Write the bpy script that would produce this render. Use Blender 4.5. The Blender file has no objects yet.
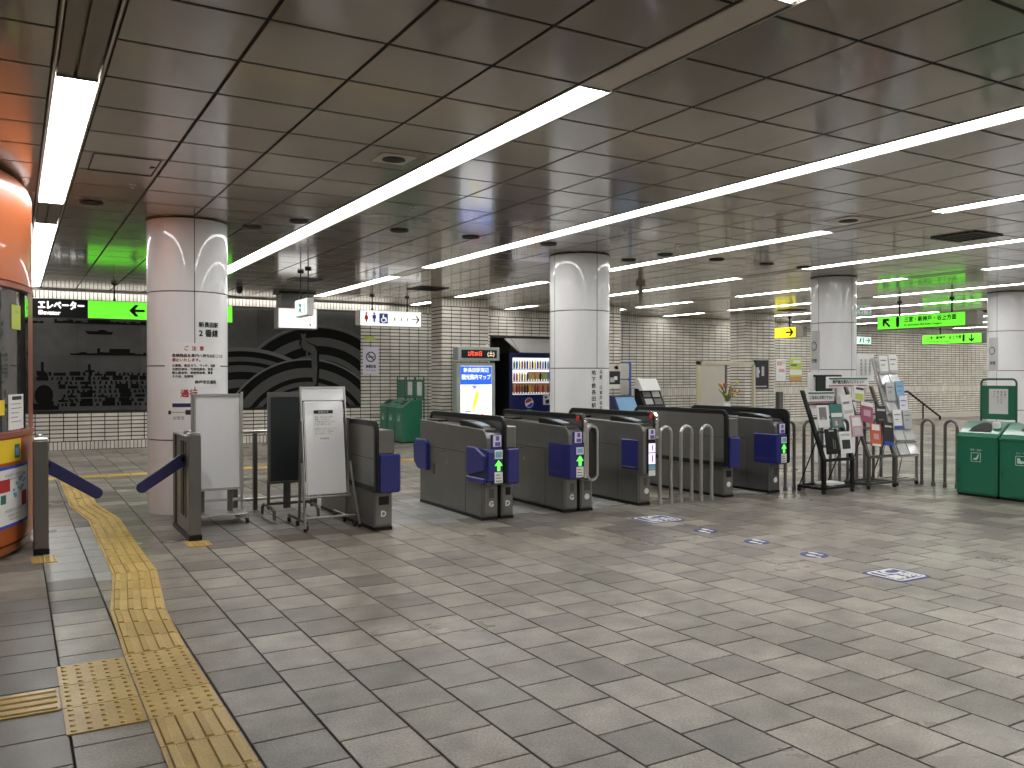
import bpy, bmesh, math, random
from mathutils import Vector, Matrix
R = math.radians
random.seed(7)
scene = bpy.context.scene
COL = scene.collection
H = 3.112                      # ceiling height
EYE = 1.45

# ------------------------------------------------------------------ camera
cam_data = bpy.data.cameras.new('camera')
cam = bpy.data.objects.new('camera', cam_data)
COL.objects.link(cam)
cam.location = (0, 0, EYE)
YAW, PITCH, FPX = R(30.1437), R(-0.5362), 858.157
cam.rotation_euler = (R(90) + PITCH, 0, -YAW)
cam_data.sensor_width = 36
cam_data.lens = FPX * 36 / 1024
cam_data.clip_start = 0.05
cam_data.clip_end = 200
scene.camera = cam

# ------------------------------------------------------------------ world, exposure
world = bpy.data.worlds.new('world')
scene.world = world
world.use_nodes = True
world.node_tree.nodes['Background'].inputs[0].default_value = (0.5, 0.5, 0.5, 1)
world.node_tree.nodes['Background'].inputs[1].default_value = 0.02
scene.view_settings.view_transform = 'Standard'
scene.view_settings.look = 'None'
scene.view_settings.gamma = 1
scene.view_settings.use_curve_mapping = False
scene.view_settings.exposure = 0.0
LAMP = 17.5                    # radiance of the fluorescent diffusers


def project(x, y, z):
    z -= EYE
    r = x * math.cos(YAW) - y * math.sin(YAW)
    f = x * math.sin(YAW) + y * math.cos(YAW)
    f2 = f * math.cos(PITCH) + z * math.sin(PITCH)
    u = -f * math.sin(PITCH) + z * math.cos(PITCH)
    if f2 < 0.3:
        return None
    return 512 + FPX * r / f2, 384 - FPX * u / f2, f2


# ------------------------------------------------------------------ materials
MATS = {}


def mat(name, col, rough=0.5, metal=0.0, coat=0.0, emit=0.0, var=0.06, scale=9.0, bump=0.0, spec=0.5, trans=0.0,
        coat_rough=0.05):
    if name in MATS:
        return MATS[name]
    m = bpy.data.materials.new(name)
    m.use_nodes = True
    nt = m.node_tree
    b = nt.nodes['Principled BSDF']
    geo = nt.nodes.new('ShaderNodeNewGeometry')
    noise = nt.nodes.new('ShaderNodeTexNoise')
    noise.inputs['Scale'].default_value = scale
    noise.inputs['Detail'].default_value = 4
    nt.links.new(geo.outputs['Position'], noise.inputs['Vector'])
    ramp = nt.nodes.new('ShaderNodeMapRange')
    ramp.inputs[3].default_value = 1 - var
    ramp.inputs[4].default_value = 1 + var
    nt.links.new(noise.outputs[0], ramp.inputs[0])
    mul = nt.nodes.new('ShaderNodeVectorMath')
    mul.operation = 'MULTIPLY'
    mul.inputs[0].default_value = col[:3]
    nt.links.new(ramp.outputs[0], mul.inputs[1])
    nt.links.new(mul.outputs[0], b.inputs['Base Color'])
    b.inputs['Roughness'].default_value = rough
    b.inputs['Metallic'].default_value = metal
    b.inputs['Specular IOR Level'].default_value = spec
    b.inputs['Coat Weight'].default_value = coat
    b.inputs['Coat Roughness'].default_value = coat_rough
    b.inputs['Transmission Weight'].default_value = trans
    if emit:
        nt.links.new(mul.outputs[0], b.inputs['Emission Color'])
        b.inputs['Emission Strength'].default_value = emit
    if bump:
        n2 = nt.nodes.new('ShaderNodeTexNoise')
        n2.inputs['Scale'].default_value = 140
        nt.links.new(geo.outputs['Position'], n2.inputs['Vector'])
        bp = nt.nodes.new('ShaderNodeBump')
        bp.inputs['Strength'].default_value = bump
        bp.inputs['Distance'].default_value = 0.003
        nt.links.new(n2.outputs[0], bp.inputs['Height'])
        nt.links.new(bp.outputs[0], b.inputs['Normal'])
    MATS[name] = m
    return m


def tile_mat(name, stops, rough, speck=0.18, dirt=0.25, bump=0.25, coat=0.0, spec=0.5, dscale=0.7, rvar=0.12, metal=0.0,
             bscale=150.0):
    """piece material: every tile gets its own tone, speckle and soft soiling"""
    m = bpy.data.materials.new(name)
    m.use_nodes = True
    nt = m.node_tree
    N, L = nt.nodes.new, nt.links.new
    b = nt.nodes['Principled BSDF']
    geo = N('ShaderNodeNewGeometry')
    oi = N('ShaderNodeObjectInfo')
    add = N('ShaderNodeMath'); add.operation = 'ADD'
    L(geo.outputs['Random Per Island'], add.inputs[0]); L(oi.outputs['Random'], add.inputs[1])
    fr = N('ShaderNodeMath'); fr.operation = 'FRACT'
    L(add.outputs[0], fr.inputs[0])
    cr = N('ShaderNodeValToRGB')
    els = cr.color_ramp.elements
    els[0].position, els[0].color = stops[0][0], (*stops[0][1], 1)
    els[1].position, els[1].color = stops[-1][0], (*stops[-1][1], 1)
    for p, c in stops[1:-1]:
        e = els.new(p); e.color = (*c, 1)
    L(fr.outputs[0], cr.inputs[0])
    n1 = N('ShaderNodeTexNoise'); n1.inputs['Scale'].default_value = 95; n1.inputs['Detail'].default_value = 3
    L(geo.outputs['Position'], n1.inputs['Vector'])
    n2 = N('ShaderNodeTexNoise'); n2.inputs['Scale'].default_value = dscale; n2.inputs['Detail'].default_value = 6
    L(geo.outputs['Position'], n2.inputs['Vector'])
    n3 = N('ShaderNodeTexNoise'); n3.inputs['Scale'].default_value = 5.5; n3.inputs['Detail'].default_value = 5
    L(geo.outputs['Position'], n3.inputs['Vector'])

    def rng(src, lo, hi, a, z):
        r = N('ShaderNodeMapRange')
        r.inputs[1].default_value = lo; r.inputs[2].default_value = hi
        r.inputs[3].default_value = a; r.inputs[4].default_value = z
        L(src, r.inputs[0])
        return r.outputs[0]
    a1 = rng(n1.outputs[0], .3, .7, 1 - speck, 1 + speck)
    a2 = rng(n2.outputs[0], .3, .7, 1 - dirt, 1 + dirt * .6)
    a3 = rng(n3.outputs[0], .3, .7, 1 - speck * .8, 1 + speck * .8)
    p1 = N('ShaderNodeMath'); p1.operation = 'MULTIPLY'; L(a1, p1.inputs[0]); L(a2, p1.inputs[1])
    p2 = N('ShaderNodeMath'); p2.operation = 'MULTIPLY'; L(p1.outputs[0], p2.inputs[0]); L(a3, p2.inputs[1])
    mx = N('ShaderNodeVectorMath'); mx.operation = 'MULTIPLY'
    L(cr.outputs[0], mx.inputs[0]); L(p2.outputs[0], mx.inputs[1])
    L(mx.outputs[0], b.inputs['Base Color'])
    rr = rng(n2.outputs[0], .3, .7, rough + rvar, rough - rvar)
    L(rr, b.inputs['Roughness'])
    b.inputs['Coat Weight'].default_value = coat
    b.inputs['Coat Roughness'].default_value = 0.06
    b.inputs['Specular IOR Level'].default_value = spec
    b.inputs['Metallic'].default_value = metal
    if bump:
        nb = N('ShaderNodeTexNoise'); nb.inputs['Scale'].default_value = bscale
        L(geo.outputs['Position'], nb.inputs['Vector'])
        bp = N('ShaderNodeBump'); bp.inputs['Strength'].default_value = bump; bp.inputs['Distance'].default_value = 0.002
        L(nb.outputs[0], bp.inputs['Height']); L(bp.outputs[0], b.inputs['Normal'])
    MATS[name] = m
    return m


tile_mat('floor_tile', [(0, (.155, .138, .114)), (.2, (.212, .19, .158)), (.6, (.257, .231, .193)), (1, (.312, .281, .236))], .36,
         speck=.3, dirt=.25, bump=.15)
tile_mat('floor_tile_light', [(0, (.31, .31, .305)), (1, (.39, .39, .38))], .34, speck=.12, dirt=.15)
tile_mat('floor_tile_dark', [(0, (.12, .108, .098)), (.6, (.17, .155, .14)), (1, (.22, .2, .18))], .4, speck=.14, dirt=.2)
tile_mat('floor_tile_darker', [(0, (.12, .106, .09)), (.5, (.155, .138, .118)), (1, (.2, .18, .155))], .36, speck=.16, dirt=.25)
tile_mat('floor_tile_brown', [(0, (.10, .075, .065)), (1, (.15, .115, .10))], .4)
tile_mat('tactile', [(0, (.5, .33, .08)), (.5, (.57, .39, .105)), (1, (.63, .45, .14))], .38, speck=.12, dirt=.2, bump=.15)
tile_mat('ceiling_panel', [(0, (.31, .272, .228)), (.5, (.33, .289, .243)), (1, (.35, .307, .258))], .16, speck=.02, dirt=.08,
         bump=.012, coat=.4, spec=.5, rvar=.03, bscale=5.0)
tile_mat('wall_tile', [(0, (.655, .62, .545)), (.5, (.725, .69, .61)), (1, (.795, .755, .675))], .3, speck=.05, dirt=.12, bump=.1)
tile_mat('mural_slab', [(0, (.07, .07, .068)), (1, (.095, .095, .091))], .75, speck=.12, dirt=.35, bump=.2, spec=.2)
mat('grout', (.03, .027, .023), .9, var=.2)
mat('wall_grout', (.05, .043, .034), .9, var=.2)
mat('ceiling_void', (.012, .011, .01), .9)
mat('plaster', (.55, .53, .49), .8)
mat('lamp', (1, .99, .97), .4, emit=LAMP, var=0.0)
mat('lamp_dim', (1, .99, .97), .4, emit=LAMP * .4, var=0.0)
mat('lamp_trim', (.5, .49, .46), .3, metal=.7)
mat('blank_strip', (.62, .56, .48), .35, coat=.2)
mat('fixture_grey', (.24, .225, .2), .45, metal=.3)
mat('steel', (.2, .196, .185), .32, metal=.65, var=.12, scale=5)
mat('steel_light', (.5, .49, .47), .28, metal=.85)
mat('chrome', (.62, .61, .58), .18, metal=1.0)
mat('steel_dark', (.11, .108, .1), .4, metal=.5)
mat('black', (.008, .008, .008), .4, spec=.3)
mat('black_matt', (.018, .018, .018), .7)
mat('rubber', (.02, .02, .02), .8)
mat('blue_flap', (.018, .022, .17), .36, coat=.2)
mat('navy', (.024, .027, .11), .4)
mat('enamel', (.8, .805, .82), .4, coat=.75, var=.02, coat_rough=.03)
mat('seam', (.05, .05, .05), .7)
mat('orange', (.45, .115, .03), .4, coat=.3, var=.04, coat_rough=.04)
mat('red_brown', (.27, .075, .035), .45, coat=.1)
mat('glass_dark', (.03, .034, .032), .06, coat=.6)
mat('white', (.8, .8, .79), .45, var=.02)
mat('board_white', (.8, .805, .815), .22, coat=.4, var=.02)
mat('board_black', (.012, .018, .017), .5)
mat('wood_top', (.25, .14, .08), .5)
mat('paper', (.78, .78, .76), .7, var=.03)
mat('paper_grey', (.5, .5, .5), .7)
mat('ink', (.02, .02, .022), .6)
mat('ink_red', (.45, .03, .03), .6)
mat('ink_blue', (.03, .08, .45), .6)
mat('ink_grey', (.2, .2, .2), .6)
mat('yellow_print', (.85, .6, .03), .5)
mat('bin_green', (.012, .155, .085), .34, coat=.35)
mat('bin_green_dark', (.008, .09, .05), .4)
mat('bin_mark', (.55, .75, .62), .5)
mat('sign_green', (.14, .82, .03), .4, emit=.85, var=.02)
mat('sign_black', (.006, .006, .006), .6, spec=.15)
mat('sign_white', (.95, .95, .93), .4, emit=.75, var=.01)
mat('sign_yellow', (.95, .85, .02), .4, emit=.75, var=.01)
mat('sign_cyan', (.75, .95, .9), .4, emit=.75, var=.01)
mat('sign_teal', (.03, .4, .28), .5)
mat('arrow_green', (.15, 1, .08), .4, emit=1.3, var=0)
mat('panel_lilac', (.8, .7, .95), .4, emit=1.0, var=0)
mat('screen_white', (.93, .96, 1.0), .3, emit=.95, var=0)
mat('screen_blue', (.02, .13, .75), .3, emit=.7, var=0)
mat('screen_yellow', (.95, .85, .05), .3, emit=1.0, var=0)
mat('screen_pale', (.42, .5, .58), .25, emit=.12, var=0)
mat('led_red', (1, .12, .06), .4, emit=1.4, var=0)
mat('led_amber', (.9, .7, .5), .4, emit=.9, var=0)
mat('lamp_red', (.5, .02, .02), .3, emit=.25, var=0)
mat('sticker', (.74, .72, .82), .5, var=.02)
mat('sticker_purple', (.16, .11, .42), .5)
mat('sticker_cyan', (.2, .45, .6), .5)
mat('decal_blue', (.028, .045, .2), .5)
mat('cream', (.62, .58, .42), .5)
mat('cream_panel', (.6, .57, .5), .6)
mat('pink', (.6, .35, .42), .6)
mat('magenta', (.33, .08, .16), .5)
mat('red_orange', (.62, .12, .05), .5)
mat('leaf', (.1, .19, .05), .6)
mat('petal', (.6, .3, .12), .6)
mat('lime', (.5, .6, .1), .6)
mat('sky_blue', (.2, .4, .6), .5)
mat('acrylic', (.55, .56, .56), .2, coat=.4)
mat('canopy', (.6, .59, .57), .3, metal=.4)
mat('vend_blue', (.01, .018, .11), .3, coat=.5)
mat('pale_green', (.34, .4, .37), .4, metal=.2)
mat('poster_blue', (.05, .12, .4), .5)
mat('teal_dark', (.03, .16, .14), .5)


# ------------------------------------------------------------------ mesh builder
def world_loc(o):
    v = Vector((0, 0, 0))
    while o:
        v += o.location
        o = o.parent
    return v


class MB:
    def __init__(self):
        self.v = []
        self.f = []

    def add(self, vs, fs):
        n = len(self.v)
        self.v += [tuple(p) for p in vs]
        self.f += [tuple(i + n for i in f) for f in fs]
        return self

    def box(self, x0, x1, y0, y1, z0, z1):
        return self.add([(x0, y0, z0), (x1, y0, z0), (x1, y1, z0), (x0, y1, z0), (x0, y0, z1), (x1, y0, z1), (x1, y1, z1), (x0, y1, z1)],
                        [(3, 2, 1, 0), (4, 5, 6, 7), (0, 1, 5, 4), (1, 2, 6, 5), (2, 3, 7, 6), (3, 0, 4, 7)])

    def prism(self, pts, ax, a, b):
        """extrude a polygon along an axis: ax 'x' pts=(y,z), 'y' pts=(x,z), 'z' pts=(x,y)"""
        def P(p, t):
            return (t, p[0], p[1]) if ax == 'x' else ((p[0], t, p[1]) if ax == 'y' else (p[0], p[1], t))
        n = len(pts)
        vs = [P(p, a) for p in pts] + [P(p, b) for p in pts]
        fs = [tuple(range(n))[::-1], tuple(range(n, 2 * n))]
        fs += [(i, (i + 1) % n, n + (i + 1) % n, n + i) for i in range(n)]
        return self.add(vs, fs)

    def ring(self, outer, inner, ax, a, b):
        """frame between two equally long polygons, extruded"""
        def P(p, t):
            return (t, p[0], p[1]) if ax == 'x' else ((p[0], t, p[1]) if ax == 'y' else (p[0], p[1], t))
        n = len(outer)
        vs = [P(p, a) for p in outer] + [P(p, a) for p in inner] + [P(p, b) for p in outer] + [P(p, b) for p in inner]
        fs = []
        for i in range(n):
            j = (i + 1) % n
            fs += [(i, n + i, n + j, j), (2 * n + i, 2 * n + j, 3 * n + j, 3 * n + i), (i, j, 2 * n + j, 2 * n + i),
                   (n + i, 3 * n + i, 3 * n + j, n + j)]
        return self.add(vs, fs)

    def tube(self, path, r, n=10, caps=True):
        path = [Vector(p) for p in path]
        rings = []
        up = None
        for i, p in enumerate(path):
            if i == 0:
                d = path[1] - p
            elif i == len(path) - 1:
                d = p - path[i - 1]
            else:
                d = (path[i + 1] - p).normalized() + (p - path[i - 1]).normalized()
            d.normalize()
            if up is None:
                up = Vector((0, 0, 1)) if abs(d.z) < .9 else Vector((0, 1, 0))
            s = d.cross(up)
            if s.length < 1e-4:
                s = d.cross(Vector((1, 0, 0)))
            s.normalize()
            up = s.cross(d).normalized()
            rr = r[i] if isinstance(r, (list, tuple)) else r
            rings.append([p + s * (rr * math.cos(2 * math.pi * k / n)) + up * (rr * math.sin(2 * math.pi * k / n)) for k in range(n)])
        vs = [q for ring in rings for q in ring]
        fs = []
        for i in range(len(path) - 1):
            for k in range(n):
                a, b = i * n + k, i * n + (k + 1) % n
                fs.append((a, b, b + n, a + n))
        if caps:
            fs.append(tuple(range(n))[::-1])
            fs.append(tuple(range(len(vs) - n, len(vs))))
        return self.add(vs, fs)

    def lathe(self, prof, n=32, cx=0, cy=0, a0=0, a1=360, closed=True):
        full = abs(a1 - a0) >= 360
        m = n if full else n + 1
        vs = []
        for r, z in prof:
            for k in range(m):
                a = R(a0 + (a1 - a0) * k / n)
                vs.append((cx + r * math.cos(a), cy + r * math.sin(a), z))
        fs = []
        for i in range(len(prof) - 1):
            for k in range(n):
                k2 = (k + 1) % m
                fs.append((i * m + k, i * m + k2, (i + 1) * m + k2, (i + 1) * m + k))
        if full and closed:
            fs.append(tuple(range(m))[::-1])
            fs.append(tuple(range((len(prof) - 1) * m, len(prof) * m)))
        return self.add(vs, fs)

    def build(self, name, m, parent=None, bevel=0.0, smooth=False, local=False, segs=1):
        vs = self.v
        loc = Vector((0, 0, 0))
        if not local:
            if parent is not None:
                loc = world_loc(parent)
            else:
                xs = [p[0] for p in vs]; ys = [p[1] for p in vs]; zs = [p[2] for p in vs]
                loc = Vector(((min(xs) + max(xs)) / 2, (min(ys) + max(ys)) / 2, min(zs)))
        me = bpy.data.meshes.new(name)
        me.from_pydata([(p[0] - loc.x, p[1] - loc.y, p[2] - loc.z) for p in vs], [], self.f)
        if bevel:
            bm = bmesh.new()
            bm.from_mesh(me)
            bmesh.ops.recalc_face_normals(bm, faces=bm.faces)
            es = [e for e in bm.edges if len(e.link_faces) == 2 and e.calc_face_angle() > R(25)]
            bmesh.ops.bevel(bm, geom=es, offset=bevel, segments=segs, affect='EDGES', clamp_overlap=True)
            bm.to_mesh(me)
            bm.free()
        else:
            bm = bmesh.new()
            bm.from_mesh(me)
            bmesh.ops.recalc_face_normals(bm, faces=bm.faces)
            bm.to_mesh(me)
            bm.free()
        if smooth:
            me.shade_smooth()
            me.set_sharp_from_angle(angle=R(38))
        me.materials.append(MATS[m])
        o = bpy.data.objects.new(name, me)
        COL.objects.link(o)
        if parent is not None:
            o.parent = parent
        elif not local:
            o.location = loc
        return o


def box(name, m, parent, x0, x1, y0, y1, z0, z1, bevel=0.0, local=False):
    return MB().box(min(x0, x1), max(x0, x1), min(y0, y1), max(y0, y1), min(z0, z1), max(z0, z1)).build(name, m, parent, bevel, local=local)


def tag(o, label=None, cat=None, group=None, kind=None):
    if label: o['label'] = label
    if cat: o['category'] = cat
    if group: o['group'] = group
    if kind: o['kind'] = kind
    return o


def thing(name, label, cat, loc=(0, 0, 0), group=None, rotz=0.0):
    o = bpy.data.objects.new(name, None)
    COL.objects.link(o)
    o.empty_display_size = .2
    o.location = loc
    o.rotation_euler = (0, 0, rotz)
    return tag(o, label, cat, group)


def copy_tree(o, parent=None):
    c = o.copy()
    COL.objects.link(c)
    c.parent = parent
    for ch in list(o.children):
        copy_tree(ch, c)
    return c


TXT = {}


def text_mesh(body, size, align='CENTER', spacing=1.0, line=1.0):
    cu = bpy.data.curves.new('lettering', 'FONT')
    cu.body = body
    cu.size = size
    cu.align_x = align
    cu.align_y = 'CENTER'
    cu.space_character = spacing
    cu.space_line = line
    cu.resolution_u = 3
    o = bpy.data.objects.new('lettering', cu)
    COL.objects.link(o)
    dg = bpy.context.evaluated_depsgraph_get()
    me = bpy.data.meshes.new_from_object(o.evaluated_get(dg))
    vs = [v.co.copy() for v in me.vertices]
    fs = [tuple(p.vertices) for p in me.polygons]
    bpy.data.meshes.remove(me)
    bpy.data.objects.remove(o)
    bpy.data.curves.remove(cu)
    return vs, fs


def text(body, size, m, parent, org, xd, up, align='CENTER', spacing=1.0, line=1.0, local=False, wx=1.0, bold=0.0, name='lettering'):
    vs, fs = text_mesh(body, size, align, spacing, line)
    org, xd, up = Vector(org), Vector(xd), Vector(up)
    mb = MB()
    offs = [(0, 0)] if not bold else [(0, 0), (bold, 0), (-bold, 0), (0, bold), (0, -bold)]
    for k, (dx, dy) in enumerate(offs):
        nrm = xd.cross(up) * (0.0002 * k)
        mb.add([org + xd * (v.x * wx + dx) + up * (v.y + dy) + nrm for v in vs], fs)
    return mb_raw(mb, name, m, parent, local)


def mb_raw(mb, name, m, parent, local=False):
    """build without recalculating normals (flat print)"""
    loc = Vector((0, 0, 0)) if local else world_loc(parent)
    me = bpy.data.meshes.new(name)
    me.from_pydata([(p[0] - loc.x, p[1] - loc.y, p[2] - loc.z) for p in mb.v], [], mb.f)
    me.materials.append(MATS[m])
    o = bpy.data.objects.new(name, me)
    COL.objects.link(o)
    o.parent = parent
    return o


def text_on_cylinder(body, size, m, parent, cx, cy, r, ang, z, align='CENTER', spacing=1.0, line=1.0, bold=0.0):
    vs, fs = text_mesh(body, size, align, spacing, line)
    mb = MB()
    offs = [(0, 0)] if not bold else [(0, 0), (bold, 0), (-bold, 0), (0, bold), (0, -bold)]
    for k, (dx, dy) in enumerate(offs):
        q = []
        for v in vs:
            a = R(ang) + (v.x + dx) / r
            rr = r + .0003 * k
            q.append((cx + rr * math.cos(a), cy + rr * math.sin(a), z + v.y + dy))
        mb.add(q, fs)
    return mb_raw(mb, 'lettering', m, parent)


def patch_on_cylinder(name, m, parent, cx, cy, r, a0, a1, z0, z1, thick=.002, n=8):
    mb = MB()
    mb.lathe([(r, z0), (r + thick, z0), (r + thick, z1), (r, z1), (r, z0)], n, cx, cy, a0, a1)
    return mb.build(name, m, parent)


def arc_pts(cx, cy, r, a0, a1, n=8):
    return [(cx + r * math.cos(R(a0 + (a1 - a0) * i / n)), cy + r * math.sin(R(a0 + (a1 - a0) * i / n))) for i in range(n + 1)]


def rrect(x0, x1, y0, y1, r, n=6):
    r = max(r, 1e-4)
    return (arc_pts(x1 - r, y1 - r, r, 0, 90, n) + arc_pts(x0 + r, y1 - r, r, 90, 180, n) +
            arc_pts(x0 + r, y0 + r, r, 180, 270, n) + arc_pts(x1 - r, y0 + r, r, 270, 360, n))


def piece_mesh(name, w, d, t, ch, m, ax='z'):
    """a chamfered tile centred on the origin, face towards +z (floor), -z (ceiling) or -y (wall), body behind the face"""
    hw, hd = w / 2, d / 2
    vs = [(-hw + ch, -hd + ch, 0), (hw - ch, -hd + ch, 0), (hw - ch, hd - ch, 0), (-hw + ch, hd - ch, 0),
          (-hw, -hd, -ch), (hw, -hd, -ch), (hw, hd, -ch), (-hw, hd, -ch),
          (-hw, -hd, -t), (hw, -hd, -t), (hw, hd, -t), (-hw, hd, -t)]
    fs = [(0, 1, 2, 3)]
    for i in range(4):
        j = (i + 1) % 4
        fs += [(4 + i, 4 + j, j, i), (8 + i, 8 + j, 4 + j, 4 + i)]
    if ax == 'z':
        q = vs
    elif ax == '-z':
        q = [(x, -y, -z) for x, y, z in vs]
    elif ax == '-y':
        q = [(x, -z, y) for x, y, z in vs]
    elif ax == '-x':
        q = [(-z, -x, y) for x, y, z in vs]
    return q, fs


PIECES = {}


def place_pieces(parent, name, stuff_name, items, t, ch, ax, limit=300):
    """items: (x, y, z, w, d, material).  The largest in view become parts, the rest one joined part."""
    W = world_loc(parent)

    def score(it):
        p = project(it[0], it[1], it[2])
        if p is None or not (-30 < p[0] < 1054 and -30 < p[1] < 798):
            return 0
        return it[3] * it[4] / p[2] ** 2
    order = sorted(items, key=score, reverse=True)
    single, rest = order[:limit], order[limit:]
    for x, y, z, w, d, m in single:
        key = (name, round(w, 4), round(d, 4), t, ch, ax, m)
        if key not in PIECES:
            vs, fs = piece_mesh(name, w, d, t, ch, m, ax)
            me = bpy.data.meshes.new(name)
            me.from_pydata(vs, [], fs)
            me.materials.append(MATS[m])
            PIECES[key] = me
        o = bpy.data.objects.new(name, PIECES[key])
        COL.objects.link(o)
        o.parent = parent
        o.location = (x - W.x, y - W.y, z - W.z)
    groups = {}
    for it in rest:
        groups.setdefault(it[5], []).append(it)
    for m, its in groups.items():
        vs, fs = [], []
        for x, y, z, w, d, _ in its:
            q, f = piece_mesh(name, w, d, t, ch, m, ax)
            n = len(vs)
            vs += [(a + x - W.x, b + y - W.y, c + z - W.z) for a, b, c in q]
            fs += [tuple(i + n for i in g) for g in f]
        me = bpy.data.meshes.new(stuff_name)
        me.from_pydata(vs, [], fs)
        me.materials.append(MATS[m])
        o = bpy.data.objects.new(stuff_name, me)
        COL.objects.link(o)
        o.parent = parent
        o['kind'] = 'stuff'


# ================================================================== SETTING
X0, X1, Y0, Y1 = -4.0, 34.0, -4.0, 18.75
floor = tag(box('floor', 'grout', None, X0, X1, Y0, Y1 + 1.2, -.16, -.007), kind='structure')
tiles = []
PX, PY = .3057, .3110
COLX = [1.64, 6.80, 12.02, 17.15, 22.3]
CR = [.412, .412, .368, .36, .36]
for k in range(int((X0 - .19) / PX), int((X1 - .19) / PX)):
    x = .19 + PX * (k + .5)
    off = 3.274 if k % 2 else 3.43
    for n in range(int((Y0 - off) / PY) + 1, int((Y1 + .6 - off) / PY)):
        y = off + PY * (n + .5)
        m = 'floor_tile'
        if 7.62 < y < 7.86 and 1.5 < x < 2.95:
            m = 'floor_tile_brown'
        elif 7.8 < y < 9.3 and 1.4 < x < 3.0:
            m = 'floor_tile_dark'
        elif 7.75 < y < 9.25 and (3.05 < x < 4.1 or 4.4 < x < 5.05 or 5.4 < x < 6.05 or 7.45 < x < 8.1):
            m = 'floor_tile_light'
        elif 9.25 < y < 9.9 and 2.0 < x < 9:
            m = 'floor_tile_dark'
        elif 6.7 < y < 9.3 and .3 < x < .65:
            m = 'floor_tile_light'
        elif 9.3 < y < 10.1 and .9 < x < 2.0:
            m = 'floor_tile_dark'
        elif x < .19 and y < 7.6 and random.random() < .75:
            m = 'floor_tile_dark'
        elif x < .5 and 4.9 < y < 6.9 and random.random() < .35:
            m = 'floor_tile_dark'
        if m == 'floor_tile':
            w = min(1, max(0, (y - 5.7) / 1.3)) * min(1, max(0, (x - 3.2) / 1.5)) if y < 7.8 else (.55 if y < 12 else .2)
            if x > 7.2 and y < 7.8:
                w = max(w, min(1, max(0, (x - 7.2) / 2.2)) * .8)
            if random.random() < w * .9:
                m = 'floor_tile_darker'  # darker tile tones, more frequent towards the gates and racks
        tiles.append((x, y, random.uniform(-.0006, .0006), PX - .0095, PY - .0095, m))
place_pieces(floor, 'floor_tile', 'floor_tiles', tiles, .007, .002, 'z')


# tactile paving -----------------------------------------------------------
def tactile(c00, c10, c11, c01, kind):
    """one yellow guide tile between four plan corners; v runs c00->c01"""
    c = [Vector((p[0], p[1])) for p in (c00, c10, c11, c01)]

    def P(u, v, z):
        a = c[0].lerp(c[1], u); b = c[3].lerp(c[2], u)
        q = a.lerp(b, v)
        return (q.x, q.y, z)
    mb = MB()

    def slab(u0, u1, v0, v1, z0, z1, tap=0.0):
        mb.add([P(u0, v0, z0), P(u1, v0, z0), P(u1, v1, z0), P(u0, v1, z0),
                P(u0 + tap, v0 + tap, z1), P(u1 - tap, v0 + tap, z1), P(u1 - tap, v1 - tap, z1), P(u0 + tap, v1 - tap, z1)],
               [(4, 5, 6, 7), (0, 1, 5, 4), (1, 2, 6, 5), (2, 3, 7, 6), (3, 0, 4, 7)])
    slab(.008, .992, .008, .992, 0, .006)
    if kind == 'bar':
        for k in range(4):
            u = .125 + .25 * k
            slab(u - .06, u + .06, .03, .97, .006, .0125, .018)
    else:
        for i in range(5):
            for j in range(5):
                u, v = .1 + .2 * i, .1 + .2 * j
                n = 8
                r = .045
                a = [P(u + r * math.cos(2 * math.pi * q / n), v + r * math.sin(2 * math.pi * q / n), .006) for q in range(n)]
                b = [P(u + .6 * r * math.cos(2 * math.pi * q / n), v + .6 * r * math.sin(2 * math.pi * q / n), .0115) for q in range(n)]
                mb.add(a + b, [(q, (q + 1) % n, n + (q + 1) % n, n + q) for q in range(n)] + [tuple(range(n, 2 * n))])
    return mb.build('tactile_tile', 'tactile', floor)


def tactile_run(l0, r0, l1, r1, n, kind='bar'):
    l0, r0, l1, r1 = map(Vector, (l0, r0, l1, r1))
    for i in range(n):
        a, b = i / n, (i + 1) / n
        tactile(l0.lerp(l1, a), r0.lerp(r1, a), r0.lerp(r1, b), l0.lerp(l1, b), kind)


tactile_run((.485, 1.70), (.79, 1.70), (.485, 3.87), (.79, 3.87), 7)
tactile_run((.485, 3.87), (.79, 3.87), (.485, 4.835), (.79, 4.835), 3, 'dot')
tactile_run((.175, 3.87), (.483, 3.87), (.175, 4.81), (.483, 4.81), 3, 'dot')
tactile_run((.485, 4.838), (.79, 4.838), (.505, 5.80), (.812, 5.66), 3)
tactile_run((.505, 5.805), (.812, 5.665), (.612, 6.85), (.918, 6.83), 4)
tactile_run((.612, 6.855), (.918, 6.835), (.62, 7.52), (.915, 7.5), 2)
tactile_run((.62, 7.525), (.915, 7.505), (.635, 9.55), (.927, 9.55), 7)
tactile_run((.635, 9.555), (.927, 9.555), (.53, 10.6), (.81, 10.7), 3)
tactile_run((.53, 10.605), (.81, 10.705), (.54, 13.42), (.83, 13.42), 9)
for i in range(6):
    x1 = .172 - .31 * i
    tactile((x1, 4.185), (x1, 4.48), (x1 - .305, 4.48), (x1 - .305, 4.185), 'bar')
for i in range(38):
    x = .25 + .305 * i
    tactile((x, 13.55), (x, 13.85), (x + .3, 13.85), (x + .3, 13.55), 'bar')
for q in ((.11, .29, 7.55, 7.82), (1.27, 1.47, 7.62, 7.86)):
    tactile((q[0], q[2]), (q[1], q[2]), (q[1], q[3]), (q[0], q[3]), 'dot')

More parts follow.
